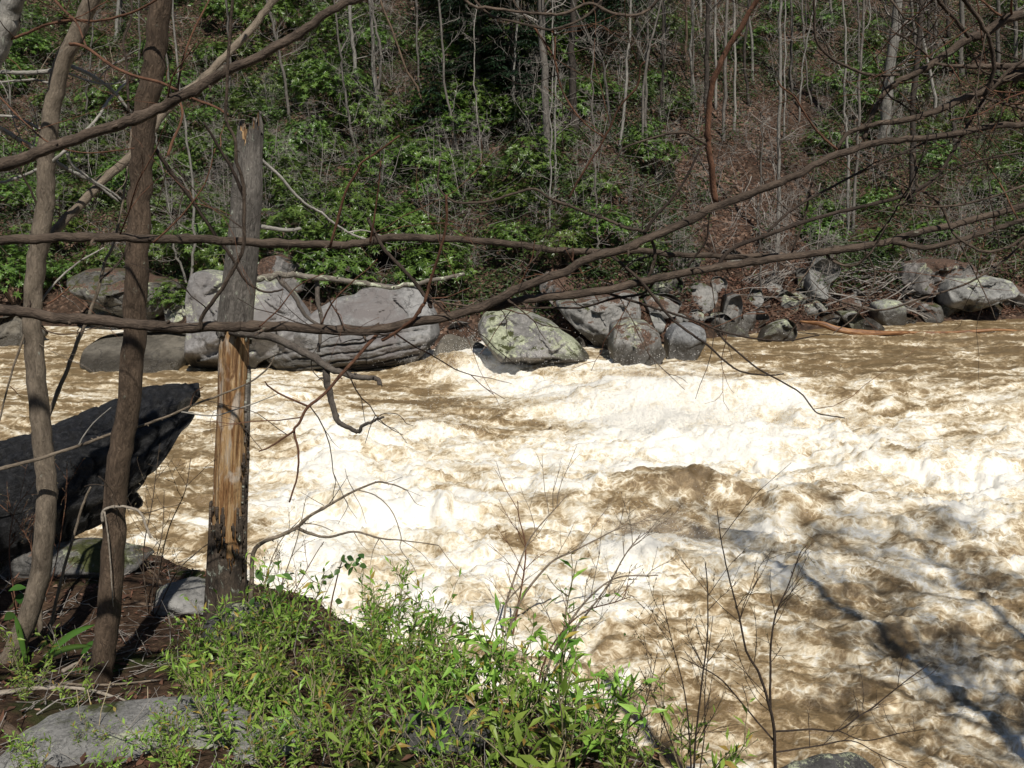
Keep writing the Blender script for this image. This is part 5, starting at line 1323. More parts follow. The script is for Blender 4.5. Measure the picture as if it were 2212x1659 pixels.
# --- tree off the right edge with curving limbs in the upper right
gx = (2.75, 2.6); g = np.array((gx[0], gx[1], float(near_z(*gx)))); o_ = g.copy()
tF = thing('overhanging_tree', 'tree off the right edge whose curving limbs fill the upper right corner', 'tree', g)
mb = MB(); mb.tube(spline([(0, 0, -1.0), (0.02, 0, 1.2), (.05, .05, 2.8), (-.03, .08, 4.6), (-.1, .1, 6.6)], 50), np.linspace(0.13, 0.05, 50), 16, 0.1); mb.build('trunk', MN['brown'], tF)
for a in [
 ([(3060,-200),(2700,-80),(2400,0),(2212,32),(2169,43),(2126,68),(2092,80),(2042,113),(1992,147),(1942,173),(1909,197),(1892,227),(1876,263),(1866,300)], 24, 9, 2.6, 2.75, BR),
 ([(2026,-60),(2026,0),(2052,27),(2076,57),(2092,80)], 7, 8, 2.5, 2.66, BR),
 ([(2050,-60),(2082,0),(2102,27),(2126,67),(2139,107),(2144,150),(2136,187),(2126,207)], 9, 9, 2.5, 2.68, BR),
 ([(3060,60),(2600,110),(2212,135),(2142,138),(2076,142),(2019,137)], 20, 5, 2.6, 2.68, BR),
 ([(3060,0),(2600,80),(2300,135),(2212,163),(2159,183),(2122,203),(2076,220),(2026,243),(1976,257),(1926,267),(1876,277),(1832,293),(1809,320)], 24, 8, 2.6, 2.74, BR),
 ([(2126,207),(2142,215),(2212,237),(2300,270)], 6, 6, 2.68, 2.64, BR),
 ([(2126,210),(2146,190),(2176,157),(2212,130),(2280,90)], 7, 7, 2.68, 2.62, BR),
 ([(1942,162),(1892,163),(1846,150),(1799,127),(1769,97),(1762,67),(1759,0),(1757,-40)], 6, 5, 2.72, 2.6, BR),
 ([(1972,330),(1979,370),(1981,400),(2009,423),(2029,443),(2046,477),(2059,503),(2092,527),(2129,543),(2176,533),(2212,513),(2300,470)], 6, 6, 2.8, 2.7, BR),
 ([(2013,128),(1980,100),(1950,80),(1925,68)], 5, 3, 2.7, 2.7, BR),
 ([(1989,243),(1983,225),(1978,208)], 4, 3, 2.72, 2.72, BR),
 ([(2212,330),(2140,340),(2060,365),(1950,442)], 5, 3, 2.68, 2.7, 'dark'),
 ([(2212,400),(2120,430),(2040,445),(1935,440)], 5, 4, 2.68, 2.72, BR),
 ([(1900,-30),(1940,20),(1960,40),(1990,35)], 5, 3, 2.6, 2.6, BR),
 ([(2212,200),(2170,215),(2120,245),(2050,260)], 4, 2.5, 2.66, 2.66, 'red'),
]: px_branch(tF, *a, name='branch' if a[1] > 8 else 'twig', off=o_, sides=8)
# limbs reaching down over the top edge, from the same tree's crown
for a in [
 ([(900,-140),(1006,2),(1053,15),(1106,25),(1173,30),(1216,27),(1273,3),(1313,23),(1346,33),(1373,33),(1406,17),(1440,-30)], 6, 6, 2.6, 2.6, BR),
 ([(980,-60),(1050,25),(1106,43),(1149,53),(1189,62),(1239,47),(1276,27),(1300,0)], 5, 5, 2.62, 2.6, BR),
 ([(1150,55),(1185,105),(1198,133),(1209,180),(1229,223),(1266,270),(1306,297)], 5, 3, 2.62, 2.7, 'red'),
 ([(1189,63),(1199,83),(1198,133)], 4, 4, 2.62, 2.62, 'red'),
 ([(1149,53),(1120,20),(1108,0),(1100,-30)], 3, 3, 2.62, 2.6, BR),
]: px_branch(tE, *a, name='twig', off=o_ * 0 + np.array(tE.location), sides=7)
px_branch(tE, [(-780,-900),(-200,-800),(400,-500),(750,-260),(900,-140),(980,-60)], 30, 8, 2.4, 2.6, BR, 'branch', np.array(tE.location), 12)
px_branch(tE, [(1406,17),(1440,-30),(1500,-100),(1655,-40)], 6, 8, 2.6, 2.5, BR, 'twig', np.array(tE.location), 7)

# fine twigs on the limbs, each a part of its tree
def auto_twigs(t, count, seed, lmax=.5, mats=('red', 'branch', 'dark', 'red')):
    rs = np.random.default_rng(seed); L = [q for q in CLINES[t.name]]
    for _ in range(count):
        c, rad, off = L[rs.integers(0, len(L))]
        k = rs.integers(2, len(c) - 2)
        T = c[k + 1] - c[k]; T /= np.linalg.norm(T) + 1e-9
        d = rs.normal(0, 1, 3) * np.array((1, .6, 1)); d -= T * d.dot(T); d = d / (np.linalg.norm(d) + 1e-9) + T * rs.uniform(.1, .8)
        ln = rs.uniform(.08, lmax); r0 = min(rad[k] * .5, rs.uniform(.0018, .0035))
        q = wander(c[k], d, ln, 9, .16, rs, .02)
        mb = MB(); mb.tube(q, np.linspace(r0, r0 * .45, 9), 5, 0, cap=True)
        for b in range(rs.integers(0, 4)):
            i = rs.integers(2, 8); q2 = wander(q[i], (q[i] - q[i - 1]) + rs.normal(0, .02, 3), ln * rs.uniform(.2, .45), 5, .15, rs)
            mb.tube(q2, np.linspace(r0 * .6, r0 * .35, 5), 4, cap=False)
        mb.build('twig', MN[mats[rs.integers(0, len(mats))]], t)
auto_twigs(tE, 85, 801); auto_twigs(tF, 70, 802); auto_twigs(tB, 48, 803, .4, ('pale', 'red', 'grey')); auto_twigs(tA, 12, 804, .35); auto_twigs(tD, 12, 805, .5); auto_twigs(tS, 8, 806, .3)

# --- long light twig in front of the log, and the dead birch-like twig over the foam
g = on_near(-120, 1180); g[0] -= .1; o_ = g.copy()
tG = thing('arching_shrub', 'pale arching twig with buds reaching across the charred log', 'shrub', g)
px_branch(tG, [(-150,1300),(-120,1080),(-60,1028),(0,1008),(66,993),(125,975),(197,952),(263,929),(313,916),(362,900),(411,877),(477,850),(533,827),(576,794),(592,771)], 10, 3, YB - .25, YB - .15, 'grey', 'stem', o_)
px_branch(tG, [(392,890),(461,898),(510,885),(559,868),(602,850)], 4, 2, YB - .2, YB - .15, 'pale', 'twig', o_, 5, 0, False)
px_branch(tG, [(170,962),(182,940),(205,910),(240,880)], 4, 2, YB - .22, YB - .2, 'pale', 'twig', o_, 5, 0, False)
px_branch(tG, [(411,877),(420,850),(440,835)], 3, 2, YB - .2, YB - .2, 'red', 'twig', o_, 5, 0, False)
g = on_near(545, 1340); o_ = g.copy()
tH = thing('dead_shrub', 'dead grey twig spreading over white foam right of the snag', 'shrub', g)
px_branch(tH, [(540,1340),(545,1260),(553,1186),(610,1156),(640,1139),(674,1110),(712,1088),(761,1061),(810,1040),(848,1046),(879,1059)], 12, 2.5, g[1], g[1] - .2, 'grey', 'stem', o_, 8)
px_branch(tH, [(640,1139),(670,1154),(712,1161),(765,1150),(818,1161),(867,1167),(947,1178)], 8, 2, g[1] - .1, g[1] - .3, 'grey', 'branch', o_, 8)
px_branch(tH, [(773,1058),(814,1072),(848,1106),(867,1159),(865,1186),(890,1220),(901,1243)], 3, 1.4, g[1] - .2, g[1] - .3, 'grey', 'twig', o_, 5, 0, False)
px_branch(tH, [(655,1130),(690,1135),(720,1148)], 3, 2, g[1] - .1, g[1] - .1, 'grey', 'twig', o_, 5, 0, False)
_rs = np.random.default_rng(77)
for (x, y, dx, dy) in ((712,1088,40,-60),(740,1072,-10,60),(761,1061,30,70),(810,1040,60,-10),(848,1046,60,25),(879,1059,40,35),(765,1150,30,40),(818,1161,60,60),(867,1167,70,60),(947,1178,60,70),(700,1092,-50,-30),(670,1112,-40,50),(765,1061,-20,-50),(820,1161,-20,60)):
    px_branch(tH, [(x, y), (x + dx * .5 + _rs.normal(0, 6), y + dy * .5 + _rs.normal(0, 6)), (x + dx, y + dy)], 2.2, 1.0, g[1] - .2, g[1] - .25, 'grey', 'twig', o_, 4, 0, False)

# ================================================================== shade trees on the near bank, right of the frame (their shadows lie on the water)
for (x, y, hgt_, sd2, lab) in ((5.9, 1.6, 13, 1, 'bare tree on the near bank right of view, shading the water'), (7.6, 0.6, 14, 2, 'second bare tree farther right on the near bank')):
    rs = np.random.default_rng(600 + sd2)
    z = float(near_z(x, y))
    t = thing('bare_tree', lab, 'tree', (x, y, z))
    c = wander((0, 0, -.3), (0.02, 0, 1), hgt_, 16, 0.03, rs)
    mb = MB(); mb.tube(c, np.linspace(.115, .028, 16), 12, .1); mb.build('trunk', MN['grey'], t)
    mb = MB(); twigs_on(mb, c, lambda u: .075 * (1 - .6 * u), rs, 32, 0.25, 2, 0.06, 0.26, 0.006, hgt_); mb.build('branches', MN['grey'], t)['kind'] = 'stuff'

# ================================================================== NEAR PLANTS
M_SHOOT = mat_leaf('shoot_leaf', (0.12, 0.235, 0.03), (0.33, 0.49, 0.085), 0.42, 0.38, 0.45, (0.42, 0.30, 0.07))
M_ROUND = mat_leaf('round_leaf', (0.03, 0.075, 0.018), (0.08, 0.16, 0.035), 0.4, 0.25)
M_BLADE = mat_leaf('blade_leaf', (0.035, 0.085, 0.016), (0.085, 0.17, 0.03), 0.35, 0.35)
M_BUD = mat_leaf('bud', (0.10, 0.07, 0.04), (0.20, 0.17, 0.09), 0.6, 0.1)
M_STEMG = mat_bark('green_stem', (0.16, 0.13, 0.07), (0.38, 0.33, 0.20), scale=2)
M_STRAW = mat_bark('straw', (0.40, 0.32, 0.20), (0.62, 0.53, 0.36), scale=2)

def make_shoot(k):
    """a clump of narrow-leaved shoots, built about its foot"""
    rs = np.random.default_rng(700 + k)
    t = thing('leafy_shrub', 'x', 'shrub')
    H = rs.uniform(0.30, 0.44)
    ms = MB(); ml = MB(); mst = MB()
    Pp, Aa, Nn, Ll, Rr = [], [], [], [], []
    for s in range(rs.integers(5, 8)):
        an = rs.uniform(0, 6.28)
        h = H * rs.uniform(0.55, 1.0)
        c = wander((rs.normal(0, .02), rs.normal(0, .02), -0.03), (math.cos(an) * .55, math.sin(an) * .55, 1), h, 10, 0.10, rs, 0.05)
        ms.tube(c, np.linspace(0.0028, 0.0011, 10), 5, cap=False)
        subs = [c]
        for b in range(rs.integers(3, 6)):
            i = rs.integers(3, 9)
            d = rs.normal(0, 1, 3); d[2] = abs(d[2]) * .6 + .3
            q = wander(c[i], d, h * rs.uniform(.2, .4), 6, .12, rs, .06); subs.append(q)
            ms.tube(q, np.linspace(0.0016, 0.0008, 6), 4, cap=False)
        for q in subs:
            L = np.linalg.norm(np.diff(q, axis=0), axis=1).sum(); m_ = int(L / 0.023)
            for e in range(m_):
                u = 0.15 + 0.85 * e / max(m_ - 1, 1)
                f = u * (len(q) - 1); i = min(int(f), len(q) - 2); p = q[i] * (1 - f + i) + q[i + 1] * (f - i)
                T = q[i + 1] - q[i]; T /= np.linalg.norm(T)
                a = e * 2.4 + rs.normal(0, .3)
                s1 = np.cross(T, (0.3, 0.8, 0.1)); s1 /= np.linalg.norm(s1); s2 = np.cross(T, s1)
                out_ = s1 * math.cos(a) + s2 * math.sin(a)
                Pp.append(p); Aa.append(out_ + T * rs.uniform(.35, 1.0)); Nn.append(T - out_ * .2 + rs.normal(0, .15, 3)); Ll.append(rs.uniform(0.032, 0.068) * (1.1 - .35 * u)); Rr.append(rs.random() * .93 if rs.random() < .94 else 1.0)
    Ll = np.array(Ll)
    ml.leaves(np.array(Pp), np.array(Aa), np.array(Nn), Ll, Ll * 0.23 + 0.0015, 0.10, 0.15, np.array(Rr))
    ms.build('stems', M_STEMG, t)['kind'] = 'stuff'
    f = ml.build('foliage', M_SHOOT, t, smooth=False); f['kind'] = 'stuff'
    return t
SH = [make_shoot(k) for k in range(8)]
ush = [False] * 8
_rs = np.random.default_rng(41); n_sh = 0; SHOOTS = []; DRY = []
def shoot_density(x, y):
    if y > 1720 or x < -120 or x > 1500: return 0
    top = np.interp(x, [-100, 0, 200, 300, 420, 520, 600, 800, 1000, 1200, 1300, 1400, 1470], [1480, 1480, 1500, 1480, 1420, 1370, 1360, 1370, 1400, 1420, 1480, 1590, 1680])
    if y < top: return 0
    if x < 480 and 1535 < y < 1660 and x > 80: return 0.16
    return 0.3 if x < 380 else 1.0
pos_p = []
for _ in range(20000):
    if n_sh >= 84: break
    X_, Y_ = _rs.uniform(-2.3, 1.0), _rs.uniform(2.2, 5.3)
    z_ = float(near_z(X_, Y_))
    if z_ < 1.7: continue
    x, y = project(X_, Y_, z_)
    if _rs.random() > shoot_density(x, y): continue
    if any((X_ - p[0]) ** 2 + (Y_ - p[1]) ** 2 < 0.16 ** 2 for p in pos_p): continue
    pos_p.append((X_, Y_))
    k = int(_rs.integers(0, 8)); o = SH[k] if not ush[k] else copy_tree(SH[k]); ush[k] = True; n_sh += 1
    s = _rs.uniform(0.6, 1.25) * (0.66 if x < 420 else 1.05 if x < 880 else 1.12) * (1.5 if 960 < x < 1330 else 1.0)
    o.location = (X_, Y_, z_ - 0.01); o.rotation_euler = (0, 0, _rs.uniform(0, 6.28)); o.scale = (s, s, s * _rs.uniform(.9, 1.15))
    zz = ('around the flat grey ledge at bottom left' if x < 480 else 'in the bottom patch right of the dead snag' if x < 850 else 'in the bottom centre thicket' if x < 1150 else 'at the right end of the bottom thicket')
    props(o, 'narrow leaved green shrub ' + zz, 'shrub', 'narrow leaved shrubs ' + zz); SHOOTS.append((o, x, y, 'narrow leaved shrub'))

# --- budding tall twigs rising out of the thicket
def bud_stem(t, pts, w0, w1, Y0, Y1, off, mat='grey', buds=True, seed=0, side=True, twn=7):
    rs = np.random.default_rng(seed)
    px_branch(t, pts, w0, w1, Y0, Y1, mat, 'stem', off, 6, 0.05, False)
    p = np.array([P(x, y, Y0 + (Y1 - Y0) * i / (len(pts) - 1)) for i, (x, y) in enumerate(pts)]) - off
    c = spline(p, 24)
    tips = []
    if side:
        L = np.linalg.norm(np.diff(c, axis=0), axis=1).sum()
        for _ in range(twn):
            u = rs.uniform(.25, .97); i = int(u * 22); T = c[i + 1] - c[i]; T /= np.linalg.norm(T)
            d = T * 1.0 + np.array((rs.choice([-1, 1]) * rs.uniform(.4, .9), rs.normal(0, .3), rs.uniform(0, .3)))
            q = wander(c[i], d, L * rs.uniform(.12, .32), 6, .10, rs, .03)
            r0 = px_size(w1, Y0) * .5
            mb = MB(); mb.tube(q, np.linspace(r0, r0 * .5, 6), 4, cap=False)
            for b in range(2):
                i2 = rs.integers(1, 5); q2 = wander(q[i2], q[i2 + 1] - q[i2] + rs.normal(0, .03, 3), L * rs.uniform(.05, .12), 4, .1, rs)
                mb.tube(q2, np.linspace(r0 * .7, r0 * .4, 4), 3, cap=False); tips.append(q2)
            mb.build('twig', MN[mat], t); tips.append(q)
    tips.append(c[14:])
    if buds:
        mb = MB(); Pp, Aa = [], []
        for q in tips:
            for i in range(1, len(q)):
                if rs.random() < .8: Pp.append(q[i]); Aa.append((q[i] - q[i - 1]) / np.linalg.norm(q[i] - q[i - 1]) + rs.normal(0, .35, 3))
        mb.leaves(np.array(Pp), np.array(Aa), rs.normal(0, 1, (len(Pp), 3)), rs.uniform(.010, .020, len(Pp)), .0045, .0, .4)
        b = mb.build('buds', M_BUD, t, smooth=False); b['kind'] = 'stuff'
for lab, base, stems in (
   ('budding twig shrub rising above the bottom thicket towards the rapid', (1085, 1470), [([(1085,1470),(1110,1330),(1180,1225),(1240,1190),(1300,1160),(1350,1135),(1375,1135)],7,2),([(1085,1460),(1090,1330),(1112,1250),(1145,1165),(1190,1110),(1225,1070)],6,2),([(1095,1440),(1120,1300),(1135,1190),(1120,1115),(1118,1082)],5,2)]),
   ('budding twig shrub leaning right over the brown water', (1150, 1560), [([(1150,1560),(1200,1400),(1265,1300),(1330,1250),(1400,1245),(1420,1243)],7,2),([(1155,1540),(1230,1380),(1310,1270),(1350,1200),(1383,1155)],6,2),([(1150,1550),(1180,1420),(1250,1330),(1330,1300),(1360,1290)],5,2)]),
   ('thin reddish twig shrub between snag and foam', (585, 1390), [([(585,1390),(600,1290),(640,1170),(660,1080)],4,1.5),([(580,1390),(570,1280),(600,1180),(650,1120)],4,1.5),([(590,1380),(625,1300),(680,1200),(700,1170)],3,1.5)]),
   ):
    g = on_near(*base); t = thing('twig_shrub', lab, 'shrub', g)
    for i, (pts, a, b) in enumerate(stems): bud_stem(t, pts, a, b, g[1], g[1] + .1, g, 'grey' if i != 2 else 'red', seed=base[0] + i)

# --- bare shrubs at the lower right
for lab, base, stems in (
  ('bare many stemmed shrub in front of the brown water, left of two', (1500, 1700), [([(1498,1720),(1500,1640),(1504,1580),(1515,1485),(1528,1372),(1528,1258),(1523,1213)],6,2),([(1497,1720),(1490,1600),(1480,1500),(1455,1400),(1430,1290)],5,1.5),
       ([(1500,1720),(1450,1600),(1410,1500),(1380,1440)],4,1.5),([(1502,1720),(1521,1590),(1524,1480),(1540,1330)],4,1.5),([(1495,1720),(1440,1640),(1390,1560),(1350,1520)],4,1.5)]),
  ('bare tall shrub with curving side twigs at the lower right', (1674, 1720), [([(1674,1740),(1674,1656),(1670,1561),(1655,1504),(1636,1448),(1610,1402),(1595,1334),(1576,1258),(1560,1182),(1549,1103)],9,2),
       ([(1664,1530),(1665,1450),(1667,1391),(1678,1326),(1704,1266),(1727,1201),(1742,1178)],6,2),([(1674,1580),(1754,1576),(1810,1578),(1860,1545),(1886,1527),(1962,1466),(2011,1432)],5,2),
       ([(1674,1625),(1760,1612),(1840,1600),(1900,1630),(1960,1660)],4,2),([(1672,1600),(1620,1540),(1560,1470),(1510,1440),(1470,1420)],5,2),([(1810,1578),(1870,1600),(1940,1585),(2000,1575)],3,1.5)]),
  ('wispy bare shrub at the bottom edge right of the thicket', (1330, 1700), [([(1330,1720),(1370,1600),(1400,1500),(1420,1410)],4,1.5),([(1330,1720),(1390,1640),(1470,1590),(1560,1580)],4,1.5),([(1335,1720),(1360,1560),(1350,1470)],3,1.5)]),
  ):
    xg = P(base[0], base[1], 2.9)
    g = np.array((xg[0], 2.9, float(near_z(xg[0], 2.9)))); t = thing('bare_shrub', lab, 'shrub', g)
    first = P(stems[0][0][0][0], stems[0][0][0][1], 2.9) - g
    if first[2] > 0.02:
        mb = MB(); mb.tube(np.array([(0, 0, -.05), first * .5 + np.array((.01, 0, 0)), first]), np.full(3, .006), 6); mb.build('root_stem', MN['dark'], t)
    for i, (pts, a, b) in enumerate(stems): bud_stem(t, pts, a, b, 2.9, 2.9 + .06 * i, g, 'dark', seed=base[0] + i, twn=9 if i < 3 else 5, buds=(i < 2))

# --- bare weeds before the log at left
g = on_near(330, 1330); t = thing('weed_stems', 'thin green weed stems beside the brown trunk', 'weeds', g)
for i, pts in enumerate(([(330,1330),(345,1230),(365,1140),(400,1060),(412,990)], [(325,1330),(335,1220),(350,1150),(355,1060)], [(335,1330),(380,1240),(430,1190),(470,1160)], [(320,1330),(310,1200),(330,1080),(345,960)])):
    bud_stem(t, pts, 3.5, 1.5, g[1], g[1] + .1, g, 'branch', seed=900 + i)
g = on_near(60, 1330); t = thing('weed_stems', 'thin reddish weed stems at the left edge', 'weeds', g)
for i, pts in enumerate(([(40,1340),(20,1200),(30,1110),(60,1060)], [(55,1340),(70,1200),(40,1130),(0,1090)], [(65,1340),(110,1260),(140,1100),(145,1000)])):
    bud_stem(t, pts, 3.5, 1.5, g[1], g[1] + .1, g, 'red', seed=920 + i)

# --- round-leaved seedlings: each leaf a part
def leafy(label, base, stem_pts, leaf_px, size, mat, name='seedling', Yoff=0):
    g = on_near(*base); t = thing(name, label, 'seedling', g)
    px_branch(t, [base] + stem_pts, 4.5, 2.5, g[1], g[1] + .02, 'red', 'stem', g, 6, 0, False)
    rs = np.random.default_rng(base[0])
    for (x, y) in leaf_px:
        p = P(x, y, g[1] + rs.normal(0, .02)) - g
        mb = MB(); nn = 8
        ax_ = np.array((rs.normal(0, 1), -.5 + rs.normal(0, .4), rs.normal(0, .5))); nr_ = np.array((rs.normal(0, .5), -.7, .8)) + rs.normal(0, .3, 3)
        A = ax_ / np.linalg.norm(ax_); S = np.cross(A, nr_); S /= np.linalg.norm(S); N = np.cross(S, A)
        L = size * rs.uniform(.75, 1.15); wv_ = np.sin(np.linspace(0, math.pi, nn) ** 1.0) * L * .34
        ctr = p + A * (np.linspace(-.5, .5, nn) * L)[:, None] - np.array((0, 0, 1)) * ((np.linspace(0, 1, nn) ** 2) * L * .2)[:, None]
        V = np.concatenate([ctr - S * wv_[:, None] + N * wv_[:, None] * .3, ctr, ctr + S * wv_[:, None] + N * wv_[:, None] * .3])
        i = np.arange(nn - 1); F = np.concatenate([np.stack([i, i + 1, nn + i + 1, nn + i], 1), np.stack([nn + i, nn + i + 1, 2 * nn + i + 1, 2 * nn + i], 1)])
        mb.raw(V, F); mb.build('leaf', mat, t)
leafy('seedling with dark green rounded leaves standing against the foam', (712, 1400), [(713,1330),(718,1290),(730,1240),(738,1215)], [(745,1212),(757,1205),(735,1225),(750,1222),(768,1218),(728,1235),(775,1208),(784,1222),(714,1245),(703,1246),(732,1298),(758,1232),(742,1205),(780,1200),(700,1258)], .050, M_ROUND)
leafy('leafy sprig with rounded leaves at the right end of the thicket', (1330, 1560), [(1340,1470),(1345,1400)], [(1350,1370),(1365,1376),(1340,1380),(1378,1380),(1360,1392),(1330,1395),(1385,1372),(1345,1410),(1320,1400),(1300,1410)], .048, M_ROUND)
leafy('seedling with bronze green leaves at the snag foot', (560, 1400), [(575,1300),(580,1240)], [(600,1215),(620,1245),(585,1250),(560,1265),(628,1240),(605,1270),(575,1285),(545,1300),(560,1240),(590,1290)], .055, M_ROUND)
leafy('broad leaved evergreen seedling at the left edge', (40, 1400), [(35,1320),(25,1280)], [(38,1270),(30,1300),(45,1290),(20,1330),(50,1320)], .09, M_BLADE)
# --- broad blade plant between the two left trunks
g = on_near(110, 1440); t = thing('blade_plant', 'broad blade leaved plant between the two left trunks', 'plant', g)
_rs = np.random.default_rng(61)
for (bx, by, tx, ty, w_) in ((85,1440,205,1350,22),(75,1445,200,1395,20),(150,1450,300,1440,14),(60,1440,35,1330,18),(130,1455,290,1460,12),(170,1440,215,1385,18)):
    Yb = g[1] + _rs.normal(0, .05)
    b = P(bx, by, Yb) - g; e = P(tx, ty, Yb + .03) - g
    nn = 10; u = np.linspace(0, 1, nn)[:, None]
    ctr = b * (1 - u) + e * u + np.array((0, 0, 1)) * np.sin(u * math.pi) * .04
    S = np.cross(e - b, (0, -.8, .6)); S /= np.linalg.norm(S)
    wv_ = (np.sin(np.clip(u[:, 0] * .93 + .05, 0, 1) * math.pi) ** .6) * px_size(w_, Yb) * .38
    V = np.concatenate([ctr - S * wv_[:, None] + np.array((0, -.01, .005)), ctr, ctr + S * wv_[:, None] + np.array((0, -.01, .005))])
    i = np.arange(nn - 1); F = np.concatenate([np.stack([i, i + 1, nn + i + 1, nn + i], 1), np.stack([nn + i, nn + i + 1, 2 * nn + i + 1, 2 * nn + i], 1)])
    mb = MB(); mb.raw(V, F); mb.build('leaf', M_BLADE, t)

# --- sticks lying on the near bank
for lab, pts, w0, w1, mt in (
   ('bare whitish stick propped on the ground beside the brown trunk', [(135,1455),(180,1430),(232,1395)], 10, 8, 'stick'),
   ('long grey stick lying below the brown trunk', [(-20,1505),(80,1492),(190,1495),(300,1530)], 12, 7, 'stick'),
   ('thick reddish stick in the bottom left corner', [(-30,1545),(30,1590),(80,1640),(130,1690)], 26, 20, 'brown'),
   ('thin dark stick lying behind the leafy shoots', [(60,1470),(200,1485),(380,1470)], 7, 4, 'grey'),
   ('curved dead root by the rock at the snag foot', [(290,1305),(340,1310),(350,1275),(330,1240),(285,1225)], 8, 5, 'brown')):
    g = on_near(*pts[len(pts) // 2])
    t = thing('stick', lab, 'stick', g)
    zc = [on_near(*p) for p in pts]
    Y0 = float(np.mean([z[1] for z in zc]))
    c = np.array([P(x, y, z[1]) for (x, y), z in zip(pts, zc)]); c[:, 2] += 0.012
    cs = spline(c - g, 24); mb = MB(); mb.tube(cs, np.linspace(px_size(w0, Y0), px_size(w1, Y0), 24) / 2, 8, .15); mb.build('stem', MN[mt], t)
# straw-pale dead stems among the shrubs
for q in range(26):
    x = _rs.uniform(60, 1380); y = _rs.uniform(1480, 1660)
    if shoot_density(x, y) == 0: continue
    g = on_near(x, y)
    if g[2] < 1.7: continue
    d = np.array((_rs.normal(0, .6), _rs.normal(0, .3), _rs.uniform(.4, 1)))
    mb = MB(); mb.tube(wander((0, 0, -.01), d, _rs.uniform(.12, .3), 6, .08, _rs), np.linspace(.0026, .0015, 6), 5)
    o = mb.build('dry_stem', M_STRAW); o.location = g; props(o, 'straw coloured dry stem poking through the bottom thicket', 'stem', 'dry straw stems in the thicket'); DRY.append((o, x, y, 'dry straw stem'))
# debris: dead leaves and needles on the near bank
nq = 4500; Xq = _rs.uniform(-3.5, 1.2, nq); Yq = _rs.uniform(2.0, 6.0, nq); Zq = near_z(Xq, Yq); keep = Zq > 1.6
mb = MB(); Xq, Yq, Zq = Xq[keep], Yq[keep], Zq[keep]; nq = len(Xq); ax = _rs.normal(size=(nq, 3)); ax[:, 2] = ax[:, 2] * .25 + .12
mb.leaves(np.stack([Xq, Yq, Zq + .004], 1), ax, _rs.normal(0, .4, (nq, 3)) + np.array((0, 0, 1)), _rs.uniform(.02, .07, nq), _rs.uniform(.003, .03, nq), -.1, .3)
o = mb.build('leaf_debris', M_DEADLEAF, smooth=False); props(o, 'dry leaf and needle debris on the near bank', 'debris', kind='stuff')

nq = 1500; Xq = _rs.uniform(-3.5, .4, nq); Yq = _rs.uniform(2.3, 5.6, nq); Zq = near_z(Xq, Yq); keep = Zq > 1.9; Xq, Yq, Zq = Xq[keep], Yq[keep], Zq[keep]; nq = len(Xq)
dr = _rs.normal(size=(nq, 3)) * np.array((1, 1, .22)) + np.array((0, 0, .06))
o = many_sticks('twig_litter', M_BARK['twig'], np.stack([Xq, Yq, Zq + .008], 1), dr, _rs.uniform(.06, .32, nq), _rs.uniform(.0015, .0045, nq), _rs); props(o, 'dry twig litter strewn over the near bank', 'twigs', kind='stuff')

# ================================================================== FAR BANK DRIFTWOOD
m = NT('peeled_orange_wood'); tc = m.attr('tc', True); f = m.noise(m.mapv(tc, (25, 25, 2)), 1.0, 5, .65, .5)
m.principled(m.ramp(f, [(.3, (.05, .022, .012)), (.5, (.22, .10, .04)), (.7, (.45, .25, .11))]), .5, m.bump(f, .6, .03), .4); M_PEEL = m.m
g = on_z(1760, 716, .6)
t = thing('driftwood_log', 'long peeled orange log lying along the far waterline', 'log', g)
zc = [(1728,694,.95),(1775,700,.9),(1810,712,.75),(1865,719,.66),(1920,720,.62),(1970,718,.56)]
c = np.array([on_z(x, y, z) for x, y, z in zc]) - g
mb = MB(); cs = spline(c, 30); mb.tube(cs, np.interp(np.linspace(0, 1, 30), [0, .2, .6, 1], [.025, .085, .10, .05]), 12, .22); mb.build('trunk', M_PEEL, t)
zc = [(1960,719,.56),(2020,719,.57),(2090,717,.6),(2150,713,.66),(2212,716,.6)]
c = np.array([on_z(x, y, z) for x, y, z in zc]) - g; mb = MB(); mb.tube(spline(c, 24), np.interp(np.linspace(0, 1, 24), [0, .6, 1], [.05, .055, .03]), 8, .3); mb.build('tip', M_PEEL, t)
g = on_z(1290, 776, .45)
mb = MB(); mb.tube(spline([(-.55, 0, -.02), (0, .1, .04), (.5, 0, .0), (.9, .1, .02)], 14), np.linspace(.05, .025, 14), 7, .2); o = mb.build('driftwood_stick', M_PEEL); o.location = g; props(o, 'short orange driftwood stick in the gravel inlet', 'stick')
near = near_rock('bright white clump of foam caught below the gravel inlet', 0, 0, (.42, .26, .12), M_SPRAY, 0, loc=on_z(1296, 784, .38), seed=33); near.name = 'foam_clump'; near['category'] = 'foam'
near = near_rock('small white litter scrap between grey rocks', 0, 0, (.10, .05, .12), M_SPRAY, 0, loc=P(1447, 716, on_z(1447, 752, .5)[1] + .1), seed=34); near.name = 'litter_scrap'; near['category'] = 'litter'
